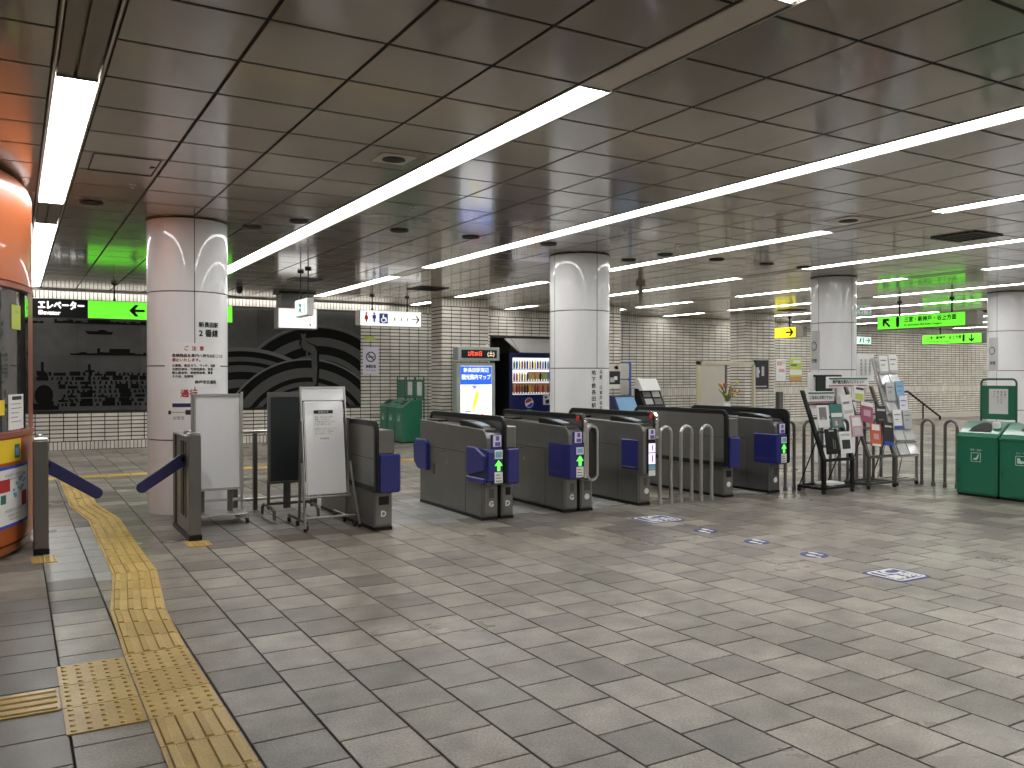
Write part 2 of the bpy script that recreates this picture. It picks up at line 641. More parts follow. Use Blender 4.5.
# ceiling -------------------------------------------------------------------
ceiling = tag(box('ceiling', 'ceiling_void', None, X0, X1, Y0, Y1 + .1, H + .13, H + .25), kind='structure')
SX = [.315, 2.915, 5.505, 8.1, 10.65, 13.12, 15.7, 18.2, 20.75, 23.3, 25.85, 28.4, 30.95, 33.5]
SW = .1265
panels = []
edges = [-2.285 - SW] + []
bays = []
prev = -2.285 + SW
for s in SX:
    bays.append((prev, s - SW))
    prev = s + SW
for a, b in bays:
    n = 4
    xs = [a + .595 * i for i in range(n)] + [b]
    for i in range(n):
        w = xs[i + 1] - xs[i]
        for j in range(-6, 26):
            y0 = 3.440 + .6055 * j
            y1 = min(y0 + .6055, Y1)
            if y1 - y0 < .1:
                continue
            panels.append(((xs[i] + xs[i + 1]) / 2, (y0 + y1) / 2, H, w - .02, y1 - y0 - .026, 'ceiling_panel'))
for a, b in bays:
    box('panel_grid', 'ceiling_void', ceiling, a, b, Y0, Y1, H + .005, H + .02)
place_pieces(ceiling, 'ceiling_panel', 'ceiling_panels', panels, .0055, .002, '-z')

RUNS = {0: [(5.37, 9.35), (10.63, 18.15)], 1: [(-3.5, 2.7), (4.06, 18.15)], 2: [(-3.5, 12.07), (13.35, 17.5)],
        3: [(-3.5, 5.37), (6.72, 11.6), (12.77, 16.2), (17.6, 18.5)], 4: [(-3.5, 9.27), (10.66, 15.9), (17.2, 18.55)],
        5: [(-3.5, 7.91), (9.27, 13.18), (14.6, 16.5), (17.05, 18.5)], 6: [(-3.5, 11.8), (12.9, 16.07), (17.0, 18.55)],
        7: [(0, 14.07), (15.2, 18.5)], 8: [(0, 12.4), (13.7, 18.5)]}
ROWNAME = ['leftmost', 'second', 'third', 'fourth', 'fifth', 'sixth', 'seventh', 'eighth', 'ninth', 'tenth', 'eleventh', 'twelfth',
           'thirteenth', 'fourteenth']
RUNNAME = ['nearest run', 'second run', 'third run', 'farthest short run']
for k, s in enumerate(SX):
    runs = RUNS.get(k, [(2, 18.2)])
    # channel above the whole row, with its two bright trims
    MB().box(s - SW, s + SW, Y0, Y1, H + .05, H + .06).box(s - SW, s - SW + .004, Y0, Y1, H - .001, H + .06).box(
        s + SW - .004, s + SW, Y0, Y1, H - .001, H + .06).build('light_channel', 'fixture_grey', ceiling)
    MB().box(s - SW + .006, s - SW + .016, Y0, Y1, H - .006, H + .01).build('channel_trim', 'lamp_trim', ceiling)
    MB().box(s + SW - .016, s + SW - .006, Y0, Y1, H - .006, H + .01).build('channel_trim', 'lamp_trim', ceiling)
    ends = [Y0] + [e for r in runs for e in r] + [Y1]
    for i in range(0, len(ends), 2):
        a, b = ends[i], ends[i + 1]
        if b - a < .12:
            continue
        if k == 0:
            mb = MB().box(s - .1, s + .1, a, b, H + .03, H + .04)
            for dx0, dx1 in ((-.1, -.02), (-.005, .1)):
                mb.box(s + dx0, s + dx1, a, b, H + .004, H + .031)
            mb.build('unlit_fixture', 'fixture_grey', ceiling, .003)
        else:
            box('blank_strip', 'blank_strip', ceiling, s - .1, s + .1, a + .005, b - .005, H, H + .02, .003)
    for ri, (a, b) in enumerate(runs):
        t = thing('strip_light', '', 'ceiling light', (s, (a + b) / 2, H), 'fluorescent strip lights')
        if len(runs) == 1:
            rn = 'one long run'
        elif len(runs) == 2:
            rn = ('nearer run', 'farther run')[ri]
        else:
            rn = RUNNAME[ri]
        t['label'] = 'white fluorescent strip in the ceiling, %s row from the left, %s' % (ROWNAME[k], rn)
        n = max(1, round((b - a) / 1.21))
        for i in range(n):
            y0 = a + (b - a) * i / n
            y1 = a + (b - a) * (i + 1) / n
            box('diffuser', 'lamp', t, s - (.1 if k == 0 else .093), s + (.104 if k == 0 else .08), y0 + .004, y1 - .004, H - .003, H + .003)
        for ye in (a, b):
            box('end_cap', 'fixture_grey', t, s - .105, s + .105, ye - .008, ye + .006, H - .007, H + .03)
        box('housing', 'fixture_grey', t, s - .105, s + .105, a, b, H + .03, H + .05)

# wall washer above the mural
t = thing('wall_washer', 'thin bright strip light along the top of the mural wall', 'ceiling light', (2.2, 18.5, H))
for i in range(9):
    box('diffuser', 'lamp_dim', t, -3.4 + 1.22 * i, -3.4 + 1.22 * i + 1.19, 18.6, 18.7, H - .012, H - .001)
box('lip', 'lamp_trim', t, -3.5, 7.62, 18.56, 18.59, H - .035, H - .001)

# walls ---------------------------------------------------------------------
NX0, NX1, NZ = 10.3, 13.25, 2.41       # niche of the drinks machine
wall_back = MB().box(X0, NX0, Y1 + .012, Y1 + .3, 0, H + .1).box(NX1, X1, Y1 + .012, Y1 + .3, 0, H + .1).box(
    NX0, NX1, Y1 + .012, Y1 + .3, NZ, H + .1)
wall_back = tag(wall_back.build('wall_back', 'wall_grout', None), kind='structure')
MB().box(NX0 - .02, NX0, Y1 + .02, Y1 + 1.1, 0, NZ).box(NX1, NX1 + .02, Y1 + .02, Y1 + 1.1, 0, NZ).box(
    NX0, NX1, Y1 + 1.08, Y1 + 1.1, 0, NZ).box(NX0, NX1, Y1 + .02, Y1 + 1.1, NZ, NZ + .02).build('niche_lining', 'steel_dark', wall_back)
TW, TH = .2415, .0775
MURAL = (-3.6, 6.87, .768, 2.89)


def wall_items(xa, xb, plane, skip, band=False):
    """tiles on a wall facing -y; skip(x, z) says where none stand"""
    out = []
    nx = int(round((xb - xa) / TW))
    tw = (xb - xa) / nx
    z = .172
    ns = int(round((xb - xa) / .0715))
    sw = (xb - xa) / ns
    for i in range(ns):
        x = xa + sw * (i + .5)
        if not skip(x, .08):
            out.append((x, plane, .086, sw - .013, .155, 'wall_tile'))
        if not skip(x, H - .09):
            out.append((x, plane, H - .088, sw - .013, .165, 'wall_tile'))
    rows = int((H - .18 - .172) / TH)
    th = (H - .18 - .172) / rows
    for j in range(rows):
        zc = .172 + th * (j + .5)
        if band and 9 <= j <= 11:
            if j == 10:
                for i in range(nx * 3):
                    x = xa + tw / 3 * (i + .5)
                    if not skip(x, zc):
                        out.append((x, plane, zc, tw / 3 - .013, th * 3 - .015, 'wall_tile'))
            continue
        for i in range(nx):
            x = xa + tw * (i + .5)
            if not skip(x, zc):
                out.append((x, plane, zc, tw - .017, th - .021, 'wall_tile'))
    return out


def skip_back(x, z):
    if MURAL[0] - .1 < x < MURAL[1] + .02 and MURAL[2] - .03 < z < MURAL[3] + .03:
        return True
    return NX0 - .08 < x < NX1 + .08 and z < NZ + .03


its = wall_items(X0, 13.4, Y1, skip_back) + wall_items(13.4, X1, Y1, skip_back, True)
place_pieces(wall_back, 'wall_tile', 'wall_tiles', its, .014, .002, '-y')
wl = tag(box('wall_left', 'plaster', None, X0 - .2, X0, Y0, Y1 + .3, 0, H + .2), kind='structure')
wr = tag(box('wall_right', 'plaster', None, X1, X1 + .2, Y0, Y1 + .3, 0, H + .2), kind='structure')
wf = tag(box('wall_front', 'plaster', None, X0, X1, Y0 - .2, Y0, 0, H + .2), kind='structure')

# tiled pillars --------------------------------------------------------------
for (xa, xb, lab) in ((7.86, 9.0, 'square cream-tiled pillar behind the lit map stand'),
                      (11.48, 12.6, 'square cream-tiled pillar mostly hidden behind the second round column'),
                      (16.69, 17.8, 'square cream-tiled pillar with a framed photograph poster on it')):
    ya, yb = 16.5, 17.05
    t = thing('tiled_pillar', lab, 'pillar', ((xa + xb) / 2, (ya + yb) / 2, 0))
    box('core', 'wall_grout', t, xa + .012, xb - .012, ya + .012, yb, 0, H)
    items = wall_items(xa, xb, ya, lambda x, z: False)
    place_pieces(t, 'wall_tile', 'face_tiles', items, .014, .002, '-y', 0)
    side = []
    n = 2
    tw = (yb - ya) / n
    rows = 35
    th = (H - .18 - .172) / rows
    for i in range(n):
        for j in range(rows):
            side.append((xa, ya + tw * (i + .5), .172 + th * (j + .5), tw - .017, th - .021, 'wall_tile'))
    for i in range(n * 3):
        side.append((xa, ya + tw / 3 * (i + .5), .086, tw / 3 - .009, .16, 'wall_tile'))
        side.append((xa, ya + tw / 3 * (i + .5), H - .088, tw / 3 - .009, .168, 'wall_tile'))
    place_pieces(t, 'wall_tile', 'side_tiles', side, .014, .002, '-x', 0)

# ================================================================== ROUND COLUMNS
ZS = [.0, .78, 1.555, 2.335, H]
COLLAB = ['white enamel column with the posted notices, behind the blue flap barrier',
          'white enamel column with vertical black lettering behind the ticket gates',
          'white enamel column behind the brochure racks',
          'white enamel column behind the green litter bins', 'far white enamel column at the right edge']


def column(i):
    cx, cy, r = COLX[i], (9.845, 9.84, 9.85, 9.85, 9.85)[i], CR[i]
    t = thing('round_column', COLLAB[i], 'column', (cx, cy, 0), 'round white columns')
    MB().lathe([(r - .012, 0), (r - .012, H)], 48, cx, cy).build('core', 'seam', t, smooth=True)
    for q in range(4):
        for j in range(4):
            g = .6
            a0, a1 = q * 90 + g, q * 90 + 90 - g
            z0, z1 = ZS[j] + (.006 if j else .0), ZS[j + 1] - .006
            MB().lathe([(r - .01, z0), (r, z0), (r, z1), (r - .01, z1)], 20, cx, cy, a0, a1).build('column_panel', 'enamel', t, smooth=True)
    MB().lathe([(r + .006, H - .015), (r + .006, H - .001)], 48, cx, cy).build('top_ring', 'black', t, smooth=True)
    return t


cols = [column(i) for i in range(5)]
c1, c2, c3, c4 = cols[:4]
# column 1 notices (wrapped round the shaft)
cx, cy, r = 1.64, 9.845, .414
text_on_cylinder('新長田駅', .058, 'ink', c1, cx, cy, r, -68.5, 1.985, bold=.0028)
text_on_cylinder('2 番線', .082, 'ink', c1, cx, cy, r, -68.5, 1.895, bold=.0036)
n1 = patch_on_cylinder('notice_sheet', 'white', c1, cx, cy, r - .001, -132, -47.8, 1.335, 1.795, .003, 16)
rr = r + .004
text_on_cylinder('ご  注  意', .05, 'ink_red', n1, cx, cy, rr, -91, 1.735, bold=.0012)
text_on_cylinder('危険物品を車内へ持ち込むことは', .038, 'ink', n1, cx, cy, rr, -121, 1.66, 'LEFT', bold=.001)
text_on_cylinder('禁止いたします。', .038, 'ink_red', n1, cx, cy, rr, -121, 1.615, 'LEFT', bold=.001)
text_on_cylinder('火薬類、高圧ガス、マッチ、油類\n可燃性液体、可燃性固体、吸湿\n酸化腐食剤、放射性物質、農薬\nその他、危険物', .03, 'ink', n1, cx, cy, rr, -121, 1.50, 'LEFT',
                 line=1.25, bold=.0008)
text_on_cylinder('神戸市交通局', .04, 'ink', n1, cx, cy, rr, -74, 1.382, bold=.001)
n2 = patch_on_cylinder('small_notice', 'paper', c1, cx, cy, r - .001, -128, -80, .985, 1.30, .002, 10)
text_on_cylinder('通行', .085, 'ink_red', n2, cx, cy, r + .003, -98, 1.262, bold=.003)
patch_on_cylinder('picture_bar', 'navy', n2, cx, cy, r + .001, -121, -92, 1.125, 1.165, .002, 6)
patch_on_cylinder('picture_disc', 'ink', n2, cx, cy, r + .001, -103, -95, 1.045, 1.095, .002, 4)
patch_on_cylinder('picture_line', 'ink_grey', n2, cx, cy, r + .001, -124, -92, 1.068, 1.074, .002, 6)
patch_on_cylinder('picture_corner', 'ink', n2, cx, cy, r + .001, -127, -123, 1.05, 1.09, .002, 2)
text_on_cylinder('お気を', .04, 'ink', n2, cx, cy, r + .003, -112, 1.01)
# column 2 vertical lettering
cx, cy, r = 6.80, 9.84, .4135
s2 = patch_on_cylinder('name_sheet', 'enamel', c2, cx, cy, r - .001, -118, -62, .79, 1.545, .002, 10)
for i, ch in enumerate('地下鉄長田駅'):
    text_on_cylinder(ch, .068, 'ink', s2, cx, cy, r + .003, -97.5, 1.49 - .088 * i, bold=.0015)
for i, ch in enumerate('兵駅　江東戸名変'):
    if ch != '　':
        text_on_cylinder(ch, .056, 'ink', s2, cx, cy, r + .003, -80.8, 1.5 - .07 * i, bold=.001)
# column 3 and 4: no-smoking strips on the left flank
for t, cx, cy, r in ((c3, 12.02, 9.85, .369), (c4, 17.15, 9.85, .361)):
    s = patch_on_cylinder('no_smoking_strip', 'paper_grey', t, cx, cy, r - .001, 148, 184, 1.55, 2.21, .002, 8)
    mb = MB()
    q = [(180 - 17 + 12 * math.cos(a * math.pi / 12), 1.95 + .08 * math.sin(a * math.pi / 12)) for a in range(24)]
    qi = [(180 - 17 + 9.5 * math.cos(a * math.pi / 12), 1.95 + .064 * math.sin(a * math.pi / 12)) for a in range(24)]
    P = lambda p: (cx + (r + .003) * math.cos(R(p[0])), cy + (r + .003) * math.sin(R(p[0])), p[1])
    mb.add([P(p) for p in q] + [P(p) for p in qi], [(a, (a + 1) % 24, 24 + (a + 1) % 24, 24 + a) for a in range(24)])
    mb_raw(mb, 'no_smoking_ring', 'ink', s)
    text_on_cylinder('禁煙', .07, 'ink', s, cx, cy, r + .003, 165, 1.70, bold=.0015)

# ================================================================== ATTENDANT BOOTH
BX, BY, BR = -2.055, 8.75, 2.2
booth = thing('attendant_booth', 'round orange attendant booth with dark windows and posters at the left edge', 'booth', (BX, BY, 0))
A0, A1, AN = -120, 60, 60


def blathe(name, m, prof, a0=A0, a1=A1, n=AN, parent=None):
    return MB().lathe(prof, n, BX, BY, a0, a1).build(name, m, parent or booth, smooth=True)


blathe('plinth', 'black_matt', [(BR - .25, 0), (BR - .13, 0), (BR - .13, .02)])
blathe('skirt', 'orange', [(BR - .12, .012), (BR - .04, .022), (BR - .012, .06), (BR - .012, .1)])
blathe('groove', 'black_matt', [(BR - .012, .1), (BR - .025, .1), (BR - .025, .118), (BR, .118)])
blathe('lower_body', 'orange', [(BR, .118), (BR, .945), (BR - .01, .955)])
blathe('counter_ledge', 'red_brown', [(BR - .03, .955), (BR + .012, .96), (BR + .012, 1.0), (BR - .03, 1.005)])
blathe('window_glass', 'glass_dark', [(BR - .03, 1.0), (BR - .03, 2.16)])
for a in (-11.5, -48, -88, 30):
    blathe('window_post', 'red_brown', [(BR - .035, 1.0), (BR + .006, 1.0), (BR + .006, 2.17), (BR - .035, 2.17)], a, a + 7, 5)
blathe('window_head', 'red_brown', [(BR - .03, 2.15), (BR + .012, 2.155), (BR + .012, 2.19), (BR - .005, 2.195), (BR - .005, 2.205), (BR + .004, 2.21)])
blathe('upper_body', 'orange', [(BR + .002, 2.21), (BR + .002, 2.96), (BR - .004, 2.985)])
blathe('shoulder', 'red_brown', [(BR - .004, 2.985), (BR - .02, 3.04), (BR - .06, 3.085), (BR - .2, 3.1)])
blathe('cap', 'black', [(BR - .2, 3.1), (BR - .3, 3.108), (.1, 3.108)])


def bpatch(name, m, a0, a1, z0, z1, r=BR, th=.003, parent=None, n=6):
    return patch_on_cylinder(name, m, parent or booth, BX, BY, r, a0, a1, z0, z1, th, n)


p1 = bpatch('yellow_poster', 'yellow_print', -31, -17.2, .765, .945)
bpatch('poster_picture', 'teal_dark', -20.8, -18.2, .79, .9, BR + .003, .001, p1, 2)
bpatch('poster_picture', 'sky_blue', -20.4, -18.6, .81, .87, BR + .004, .001, p1, 2)
p2 = bpatch('blue_bordered_poster', 'ink_blue', -34, -12.2, .25, .735)
p2b = bpatch('poster_sheet', 'paper', -33.4, -12.9, .275, .71, BR + .003, .001, p2)
for a, z, w, hh, m in ((-25.4, .585, 2.2, .05, 'ink_red'), (-15.4, .45, 1.7, .06, 'ink_red'), (-26, .48, 1, .035, 'teal_dark')):
    bpatch('poster_spot', m, a - w, a + w, z - hh, z + hh, BR + .004, .001, p2, 4)
rnd = random.Random(3)
for i in range(16):
    a = rnd.uniform(-24, -15); z = .5 + (a + 24) * .012 + rnd.uniform(-.06, .05)
    bpatch('poster_streak', 'sky_blue', a, a + rnd.uniform(.5, 1.6), z, z + rnd.uniform(.012, .03), BR + .0042, .0008, p2, 2)
for z, s in ((.66, .03), (.63, .022), (.38, .03), (.34, .022), (.31, .018)):
    text_on_cylinder('新長田駅からのお知らせ', s, 'ink_grey', p2, BX, BY, BR + .0055, -21, z)
pp = bpatch('paper_slip', 'paper', -21.8, -12.2, 1.015, 1.30, BR - .029)
bpatch('slip_header', 'ink', -20, -14, 1.255, 1.285, BR - .026, .001, pp)
for i in range(5):
    bpatch('slip_line', 'ink_grey', -20.5, -14 - rnd.uniform(0, 2.5), 1.22 - .036 * i, 1.226 - .036 * i, BR - .026, .001, pp)
gp = bpatch('green_note', 'lime', -19.9, -14.2, 1.83, 2.03, BR - .029)
text_on_cylinder('PiTaPa', .03, 'teal_dark', gp, BX, BY, BR - .024, -17, 1.97)
bpatch('yellow_note', 'yellow_print', -28, -23.6, 1.14, 1.26, BR - .029)
box('counter_box', 'steel', booth, -.38, -.12, 8.05, 8.4, 1.0, 1.12, .02)

# ================================================================== FLAP BARRIERS
def barrier(x0, x1, arm_dir, label, y1=8.8):
    y0 = 7.92
    t = thing('flap_barrier', label, 'barrier', ((x0 + x1) / 2, (y0 + y1) / 2, 0), 'wide lane flap barriers')
    box('foot', 'black', t, x0 - .004, x1 + .004, y0 - .01, y1, 0, .045)
    box('front_post', 'steel', t, x0, x1, y0, y0 + .13, .045, .925, .006)
    box('post_cap', 'steel_light', t, x0 + .002, x1 - .002, y0 + .002, y0 + .13, .925, .945, .006)
    box('side_panel', 'steel', t, x0 + .012, x1 - .012, y0 + .13, y1 - .14, .045, .90, .004)
    for (a, b) in ((.17, .25), (.33, .48)) if y1 > 8.6 else ((.14, .2),):
        for xs in (x0 + .006, x1 - .012):
            box('dark_slot', 'black', t, xs, xs + .006, y0 + a, y0 + b, .18, .86)
    box('rear_post', 'steel_dark', t, x0, x1, y1 - .12, y1, .045, .90, .006)
    box('top_rail', 'steel_light', t, x0, x1, y0 + .13, y1, .90, .918, .004)
    MB().lathe([(.035, .918), (.035, .945), (.02, .956)], 20, (x0 + x1) / 2, y0 + .38).build('top_dome', 'steel_light', t, smooth=True)
    # blue arm, hinged on the side and drooping into the lane
    xh = x1 if arm_dir > 0 else x0
    ya = 8.24
    L, rad = (.49 if arm_dir > 0 else .45), .048
    ang = R(-34)
    ux, uz = math.cos(ang) * arm_dir, math.sin(ang)
    nx, nz = -uz, ux
    if arm_dir < 0:
        nx, nz = -nx, -nz
    ox, oz = xh - arm_dir * .03, .71
    pts = []
    for (a, b) in [(0, -rad * 1.1), (L, -rad)] + [(L + rad * math.cos(R(q)), rad * math.sin(R(q))) for q in range(-75, 90, 15)] + [(L, rad), (0, rad * 1.1)]:
        pts.append((ox + ux * a + nx * b, oz + uz * a + nz * b))
    MB().prism(pts, 'y', ya - .018, ya + .018).build('arm', 'navy', t, .004, smooth=True)
    MB().tube([(xh - arm_dir * .05, ya, .71), (xh + arm_dir * .02, ya, .71)], .04, 14).build('hinge', 'black', t, smooth=True)
    return t


barrier(.135, .242, 1, 'grey flap barrier beside the orange booth, blue arm pointing right', 8.32)
barrier(1.325, 1.428, -1, 'grey flap barrier in front of the first column, blue arm pointing left')

# ================================================================== TICKET GATES
def yz_profile(y0, y1, z0, z1, rf, rr=.05, n=6):
    """side outline with a rounded upper front and upper rear corner"""
    return ([(y0, z0 + .02)] + arc_pts(y0 + rf, z1 - rf, rf, 180, 90, n) + arc_pts(y1 - rr, z1 - rr, rr, 90, 0, n) + [(y1, z0), (y0 + .02, z0)])


def inset(p, d):
    n = len(p)
    out = []
    for i in range(n):
        a, b, c = Vector(p[i - 1]), Vector(p[i]), Vector(p[(i + 1) % n])
        e1 = (b - a).normalized(); e2 = (c - b).normalized()
        n1, n2 = Vector((e1.y, -e1.x)), Vector((e2.y, -e2.x))
        m = (n1 + n2)
        m.normalize()
        k = d / max(.4, m.dot(n1))
        out.append((b.x + m.x * k, b.y + m.y * k))
    return out


GY = 7.57


def gate_G(t, x0, x1, hood=False, lit_panel=False, fd=.29):
    """half with the card slot: faces the viewer at its left"""
    y = GY
    prof = [(y, .03), (y, .36), (y - .09, .36), (y - .09, .83), (y - .07, .875), (y - .01, .915), (y + 1.52, .95), (y + 1.52, .03)]
    MB().prism(prof, 'x', x0, x1).build('cabinet', 'steel', t, .006)
    box('kick_plate', 'black', t, x0 - .002, x1 + .002, y - .004, y + 1.52, 0, .03)
    # panel joints
    box('panel_joint', 'seam', t, x0 - .0015, x0 + .002, y + .37, y + 1.5, .655, .661)
    box('panel_joint', 'seam', t, x0 - .0015, x0 + .002, y + .365, y + .37, .04, .66)
    box('panel_joint', 'seam', t, x0 - .0015, x0 + .002, y + .015, y + .018, .04, .36)
    for yy in (.85, .9):
        box('lock', 'black', t, x0 - .003, x0 + .002, y + yy - .008, y + yy + .008, .625, .637)
    box('latch', 'steel_light', t, x0 - .006, x0 + .002, y + .8, y + .815, .50, .53)
    box('handle', 'steel_dark', t, x0 - .012, x0 + .002, y + 1.12, y + 1.15, .36, .48, .004)
    # blue flap housing, front and rear
    if hood:
        pr = [(y - .13, .40), (y - .13, .70), (y - .1, .725), (y + .3, .74), (y + .3, .37), (y - .02, .37)]
        MB().prism(pr, 'x', x0 - .005, x1 - .01).build('flap_housing', 'blue_flap', t, .012)
        MB().prism([(y - .11, .52), (y + .25, .43), (y + .29, .45), (y + .29, .735), (y + .1, .735), (y - .11, .66)], 'x', x0 - .035, x0 - .004).build('flap_hood', 'blue_flap', t, .012)
        box('flap_shelf', 'blue_flap', t, x0 - .035, x0 - .003, y - .1, y + .29, .37, .43, .012)
    else:
        fh = box('flap_housing', 'blue_flap', t, x0 - .012, x0 + .01 if lit_panel else x1 - .006, y + .0 if lit_panel else y - .13, y + fd, .40 if lit_panel else .37, .735, .008)
        ring_o = rrect(y + .02 if lit_panel else y - .03, y + fd - .03, .44, .70, .012, 3)
        MB().ring(ring_o, inset(ring_o[::-1], .008)[::-1], 'x', x0 - .0145, x0 - .01).build('flap_recess', 'navy', fh)
        box('flap_lip', 'navy', t, x0 - .02, x0 - .01, y + .03, y + fd - .03, .415, .428, .003)
    hx = [(y + 1.25, .41), (y + 1.27, .385), (y + 1.5, .39), (y + 1.6, .46), (y + 1.62, .66), (y + 1.56, .735), (y + 1.29, .735), (y + 1.25, .70)]
    MB().prism(hx, 'x', x0 - .045, x0 + .08).build('rear_flap_housing', 'blue_flap', t, .012)
    # front: stickers, arrow, letter plate
    f = y - .0915
    sx0, sx1 = x0 + .07, x0 + .162
    box('front_strip', 'blue_flap' if not lit_panel else 'black', t, x0 + .05, x1 - .004, y - .1, y - .085, .37, .865, .003)
    f = y - .102
    s = box('ticket_sticker', 'sticker', t, sx0, sx1, f - .002, f, .745, .86)
    box('sticker_print', 'sticker_purple', s, sx0 + .03, sx1 - .025, f - .004, f - .002, .805, .85)
    box('sticker_print', 'sticker_purple', s, sx0 + .02, sx1 - .012, f - .004, f - .002, .752, .79)
    fb = (y - .132) if not lit_panel else f
    if lit_panel:
        for (z0, z1) in ((.60, .70), (.47, .59)):
            lp = box('lit_panel', 'panel_lilac', t, sx0, sx1, f - .004, f - .001, z0, z1)
            box('panel_print', 'sticker_purple', lp, sx0 + .045, sx0 + .06, f - .006, f - .004, z0 + .02, z1 - .02)
        zs = .36
        s = box('card_sticker', 'sticker_cyan', t, sx0, sx1, f - .004, f - .001, .405, .46)
        s = box('notice_sticker', 'paper', t, sx0, sx1, f - .004, f - .001, .34, .40)
    else:
        s = box('card_sticker', 'paper', t, sx0, sx1, fb - .002, fb, .625, .715 if hood else .70)
        box('sticker_print', 'sticker_cyan', s, sx0 + .012, sx1 - .012, fb - .004, fb - .002, .64, .70 if hood else .688)
        ax, az = (sx0 + sx1) / 2, .505
        arrow = [(ax - .016, az), (ax + .016, az), (ax + .016, az + .055), (ax + .046, az + .05), (ax, az + .108), (ax - .046, az + .05), (ax - .016, az + .055)]
        MB().prism(arrow, 'y', fb - .003, fb - .0005).build('arrow', 'arrow_green', t)
        s = box('notice_sticker', 'paper', t, sx0, sx1, fb - .002, fb, .385, .495)
        for i in range(3):
            box('sticker_print', 'ink_grey', s, sx0 + .012, sx1 - .014 - .01 * i, fb - .004, fb - .002, .40 + .03 * i, .41 + .03 * i)
    # lower door with letter
    d = box('service_door', 'steel', t, x0 + .022, x1 - .006, y - .008, y + .002, .05, .34, .003)
    box('card_window', 'steel_dark', d, x0 + .075, x1 - .045, y - .0105, y - .006, .22, .31)
    if not lit_panel:
        text('G', .075, 'white', d, ((x0 + x1) / 2 + .01, y - .0125, .16), (1, 0, 0), (0, 0, 1), bold=.004)
    # top: card reader, ticket slot
    pr = [(y - .02, .915), (y + .06, .935), (y + .42, .985), (y + .56, .985), (y + .56, .92)]
    MB().prism(pr, 'x', x0 + .03, x1 - .02).build('card_reader', 'black', t, .006)
    rz = lambda yy: .935 + (yy - .06) * .139 + .002
    MB().add([(x0 + .045, y + .1, rz(.1)), (x1 - .03, y + .1, rz(.1)), (x1 - .03, y + .3, rz(.3)), (x0 + .045, y + .3, rz(.3)),
              (x0 + .045, y + .1, rz(.1) + .006), (x1 - .03, y + .1, rz(.1) + .006), (x1 - .03, y + .3, rz(.3) + .006), (x0 + .045, y + .3, rz(.3) + .006)],
             [(3, 2, 1, 0), (4, 5, 6, 7), (0, 1, 5, 4), (1, 2, 6, 5), (2, 3, 7, 6), (3, 0, 4, 7)]).build('touch_pad', 'screen_pale', t, .003)
    box('ticket_slot', 'steel_dark', t, x0 + .02, x1 - .03, y - .05, y + .02, .893, .922, .006)
    box('far_reader', 'black', t, x0 + .03, x1 - .02, y + 1.1, y + 1.4, .935, .965, .008)


def gate_rail(t, xr, rim='black', y0=None, lamp=False, fill='steel_dark', z0=.37, w=.035, top=1.045, yr=1.66, rr=.12):
    """thin arch panel that divides two lanes"""
    y = GY
    y0 = y - .12 if y0 is None else y0
    o = yz_profile(y0, y + yr, z0, top, .09, rr)
    i = inset(o, .052)
    MB().ring(o, i, 'x', xr, xr + w).build('arch_rim', rim, t, .004, smooth=True)
    MB().prism(i, 'x', xr + .008, xr + w - .008).build('arch_panel', fill, t)
    if rim == 'black' and lamp:
        q = [(y0, z0)] + arc_pts(y0 + .09, top - .09, .09, 180, 90, 6) + [(y0 + .16, top)]
        qi = [(y0 + .016, z0)] + arc_pts(y0 + .09, top - .09, .074, 180, 90, 6) + [(y0 + .16, top - .016)]
        MB().prism([(a - .003, b + .003) for a, b in q] + qi[::-1], 'x', xr - .003, xr + w + .003).build('bright_edge', 'chrome', t)
    if lamp:
        MB().tube([(xr - .012, y - .02, top - .045), (xr + w + .012, y - .02, top - .045)], .026, 14).build('signal_lamp', 'lamp_red', t, smooth=True)


def gate_D(t, x0, x1, style='flap', letter='D', window=True, wide=.006):
    y = GY
    prof = [(y, .03), (y, .36), (y - .06, .36), (y - .06, .89), (y - .03, .935), (y + 1.6, .95), (y + 1.6, .03)]
    MB().prism(prof, 'x', x0, x1).build('return_cabinet', 'steel', t, .006)
    box('kick_plate', 'black', t, x0 - .002, x1 + .002, y - .004, y + 1.6, 0, .03)
    if style == 'flap':
        box('head_box', 'steel', t, x0 + .002, x1 - .02, y - .1, y + .3, .725, .945, .008)
        box('flap_housing', 'blue_flap', t, x0 + .002, x1 + wide, y - .125, y + .36, .365, .725, .016)
        MB().prism([(x1 - .01, .55), (x1 + .05, .56), (x1 + .05, .63), (x1 + .03, .70), (x1 - .01, .71)], 'y', y + .1, y + .34).build('flap_ear', 'blue_flap', t, .006)
    elif style == 'loop':
        o = rrect(x0, x1 - .01, .335, .93, .075, 8)
        i = rrect(x0 + .022, x1 - .034, .36, .905, .052, 8)
        MB().ring(o, i, 'y', y - .13, y - .02).build('loop_rim', 'steel_light', t, .004, smooth=True)
        MB().prism(i, 'y', y - .1, y - .03).build('loop_panel', 'black_matt', t)
    d = box('service_door', 'steel', t, x0 + .014, x1 - .01, y - .008, y + .002, .05, .345, .003)
    if window:
        box('return_window', 'black', d, x0 + .045, x1 - .035, y - .0105, y - .006, .24, .32)
    else:
        box('return_window', 'steel_dark', d, x0 + .05, x1 - .035, y - .0105, y - .006, .22, .32)
    if letter:
        text(letter, .075, 'white', d, ((x0 + x1) / 2, y - .0125, .155), (1, 0, 0), (0, 0, 1), bold=.004)


def disc(t, x, z, y, r=.032):
    pts = [(x + r * math.cos(a * math.pi / 10), z + r * math.sin(a * math.pi / 10)) for a in range(20)]
    MB().prism(pts, 'y', y - .004, y).build('round_sticker', 'white', t)


def gate_thing(xc, label):
    return thing('ticket_gate', label, 'ticket gate', (xc, GY + .8, 0), 'automatic ticket gates')


